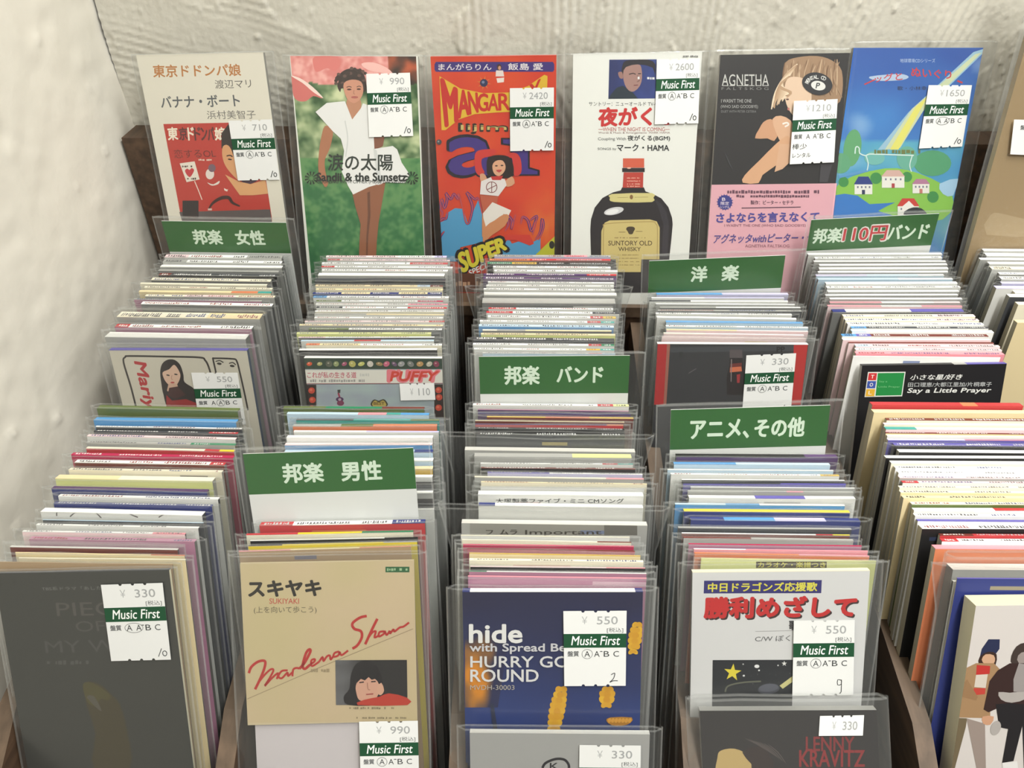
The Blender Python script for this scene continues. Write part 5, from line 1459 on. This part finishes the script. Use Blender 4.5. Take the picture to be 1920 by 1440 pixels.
def clear_ahead(fr, t, behind):
    for _ in range(12):
        fr.H = floor_h(fr.O, fr.lean)
        need = 0
        for sx in (-1, 1):
            for z in (.003, -fr.H):
                q = fr.O + fr.M @ Vector((sx * (fr.W / 2 + .005), t + .0012, z))
                need = max(need, (behind.Mi @ (q - behind.O)).y + .0026)
        if need < 1e-5:
            break
        d = (fr.O - Vector((0, 0, CZ)))
        k = need / abs((behind.Mi @ d.normalized()).y)
        s = (d.length - k) / d.length
        fr.O = Vector((0, 0, CZ)) + d * s
        fr.W *= s
    return fr


# the two low packs at the very front
fr = fit((880.7, 1374), (1218.5, 1377), None, None, .084, sw=.0006, lean=27, sl=.5)
fr = clear_ahead(fr, .003, FITS['H'])
root, mb, A = pack('cd_single', fr, .003, (160, 160, 158), 'plain grey cover slipped down low in front of the navy flower cover', group='CDs filed in the third bin column', zoom=ZH, side=(190, 190, 186))
A.stroke([(746, 1440), (770, 1404), (840, 1376), (900, 1380), (930, 1410), (936, 1440)], 18, (40, 38, 42)); A.text('K', (800, 1404, 860, 1450), (40, 38, 42), .02)
finish(root, fr, mb, A, .003, seed=217, film=.011, ext=.0022, labels=[(q4((1010, 1276), (1446, 1280), (1440, 1800), (1002, 1800)), ZH, '330', 0, '10', 1)])

fr = fit((1313, 1332), (1641, 1332), (1316, 1440), (1652, 1440), .084, sw=.0008, lean=32, sl=2)
fr = clear_ahead(fr, .005, FITS['V'])
root, mb, A = pack('cd_case', fr, .005, (40, 37, 37), 'clear case with a near-black cover, low at the front of the fourth bin column', group='CDs filed in the fourth bin column', zoom=ZV, side=(150, 150, 146))
A.poly([(360, 1380), (380, 1330), (470, 1316), (560, 1360), (580, 1440), (560, 1500), (360, 1500)], (176, 152, 100), 3); A.poly([(520, 1340), (640, 1300), (720, 1400), (700, 1500), (590, 1500), (584, 1420)], (48, 38, 36), 2)
for k in range(6):
    A.stroke([(540 + 30 * k, 1250 + 8 * k), (620 + 26 * k, 1290 + 10 * k), (700 + 20 * k, 1340 + 14 * k)], 7, (74, 66, 64), 4, True)
A.text('LENNY', (930, 1240, 1240, 1330), (120, 40, 42), .02); A.text('KRAVITZ', (888, 1326, 1306, 1432), (128, 40, 42), .02)
finish(root, fr, mb, A, .005, seed=218, film=.011, ext=.0055, case=True, labels=[(q4((1020, 1106), (1304, 1100), (1296, 1232), (1012, 1234)), ZV, '330', None, None, .25)])


# --- green divider cards
def divider(key, L2, R2, text, label, low, wx=.010, seed=0, tb=(.2, .28, .8, .74), t2=None, tr=0.0):
    fr = FITS[key]
    w = fr.W / 2
    fr.H = floor_h(fr.O, fr.lean)
    root = fr.root('divider_card'); tag(root, label, 'divider card', 'green divider cards standing among the CDs')
    z1 = (fr.hit(*L2)[1] + fr.hit(*R2)[1]) / 2
    mb = MB(); mb.box(-w, w, 0, .0007, -fr.H, 0, (222, 224, 222))
    A = Art(fr, mb, -w, w, -fr.H, 0)
    A._emit([(-w, z1), (w, z1), (w, 0), (-w, 0)], [(0, 1, 2, 3)], GRN); A.n += 1
    h = -z1
    def put(s, a0, b0, a1, b1, col, bold):
        x0, x1, y0, y1 = -w + 2 * w * a0, -w + 2 * w * a1, -h * b0, -h * b1
        v_, f_ = text_mesh(s)
        A.bold([(x0 + (x1 - x0) * p, y1 + (y0 - y1) * q) for p, q in v_], f_, col, bold * abs(y1 - y0))
    for s, a0, b0, a1, b1, c, bo in text:
        put(s, a0, b0, a1, b1, c, bo)
    mb.build('card', M_PRINT, root, dz=fr.H)
    sleeve(root, fr.H, fr.W + wx, .0009, front=.0003, ext=low, seed=seed, name='clear_holder', wob=.0002, edges=.0006, xo=tr)
    return fr


LW = (214, 232, 212)
divider('women', (312, 474), (545, 473), [('邦楽', .225, .27, .455, .73, LW, .035), ('女性', .57, .27, .80, .73, LW, .035)], 'green card with four white characters, on the bin row beside the plaster wall', .003, seed=301)
divider('western', (1215.6, 548), (1466.7, 541), [('洋', .32, .24, .435, .70, LW, .04), ('楽', .55, .24, .67, .70, LW, .04)], 'green card with only two white characters, fourth bin column', .004, seed=302, wx=.016, tr=.004)
divider('yen', (1513, 467), (1752, 463), [('邦楽', .04, .30, .26, .76, LW, .035), ('110円', .274, .27, .626, .78, (226, 222, 216), .07), ('110円', .278, .29, .62, .76, (190, 44, 48), .022), ('バンド', .635, .30, .95, .76, LW, .035)], 'green card with red numerals among white characters, near the ledge', .002, seed=303, tr=.003)
divider('band', (899, 738), (1179, 738), [('邦楽', .17, .26, .40, .74, LW, .035), ('バンド', .52, .28, .825, .70, LW, .035)], 'green card over a white strip, alone in the third bin column', .002, seed=304, wx=.012, tr=.002)
divider('anime', (1256, 840), (1554, 839), [('アニメ、', .13, .28, .50, .74, LW, .035), ('その他', .54, .28, .85, .74, LW, .035)], 'green card with a comma in its white lettering, fourth bin column', .003, seed=305, wx=.014)
divider('men', (463.5, 928), (780, 916), [('邦楽', .22, .28, .455, .74, LW, .035), ('男性', .565, .28, .80, .74, LW, .035)], 'green card standing tilted over a white strip, second bin column', .003, seed=306, tr=.002, wx=.011)
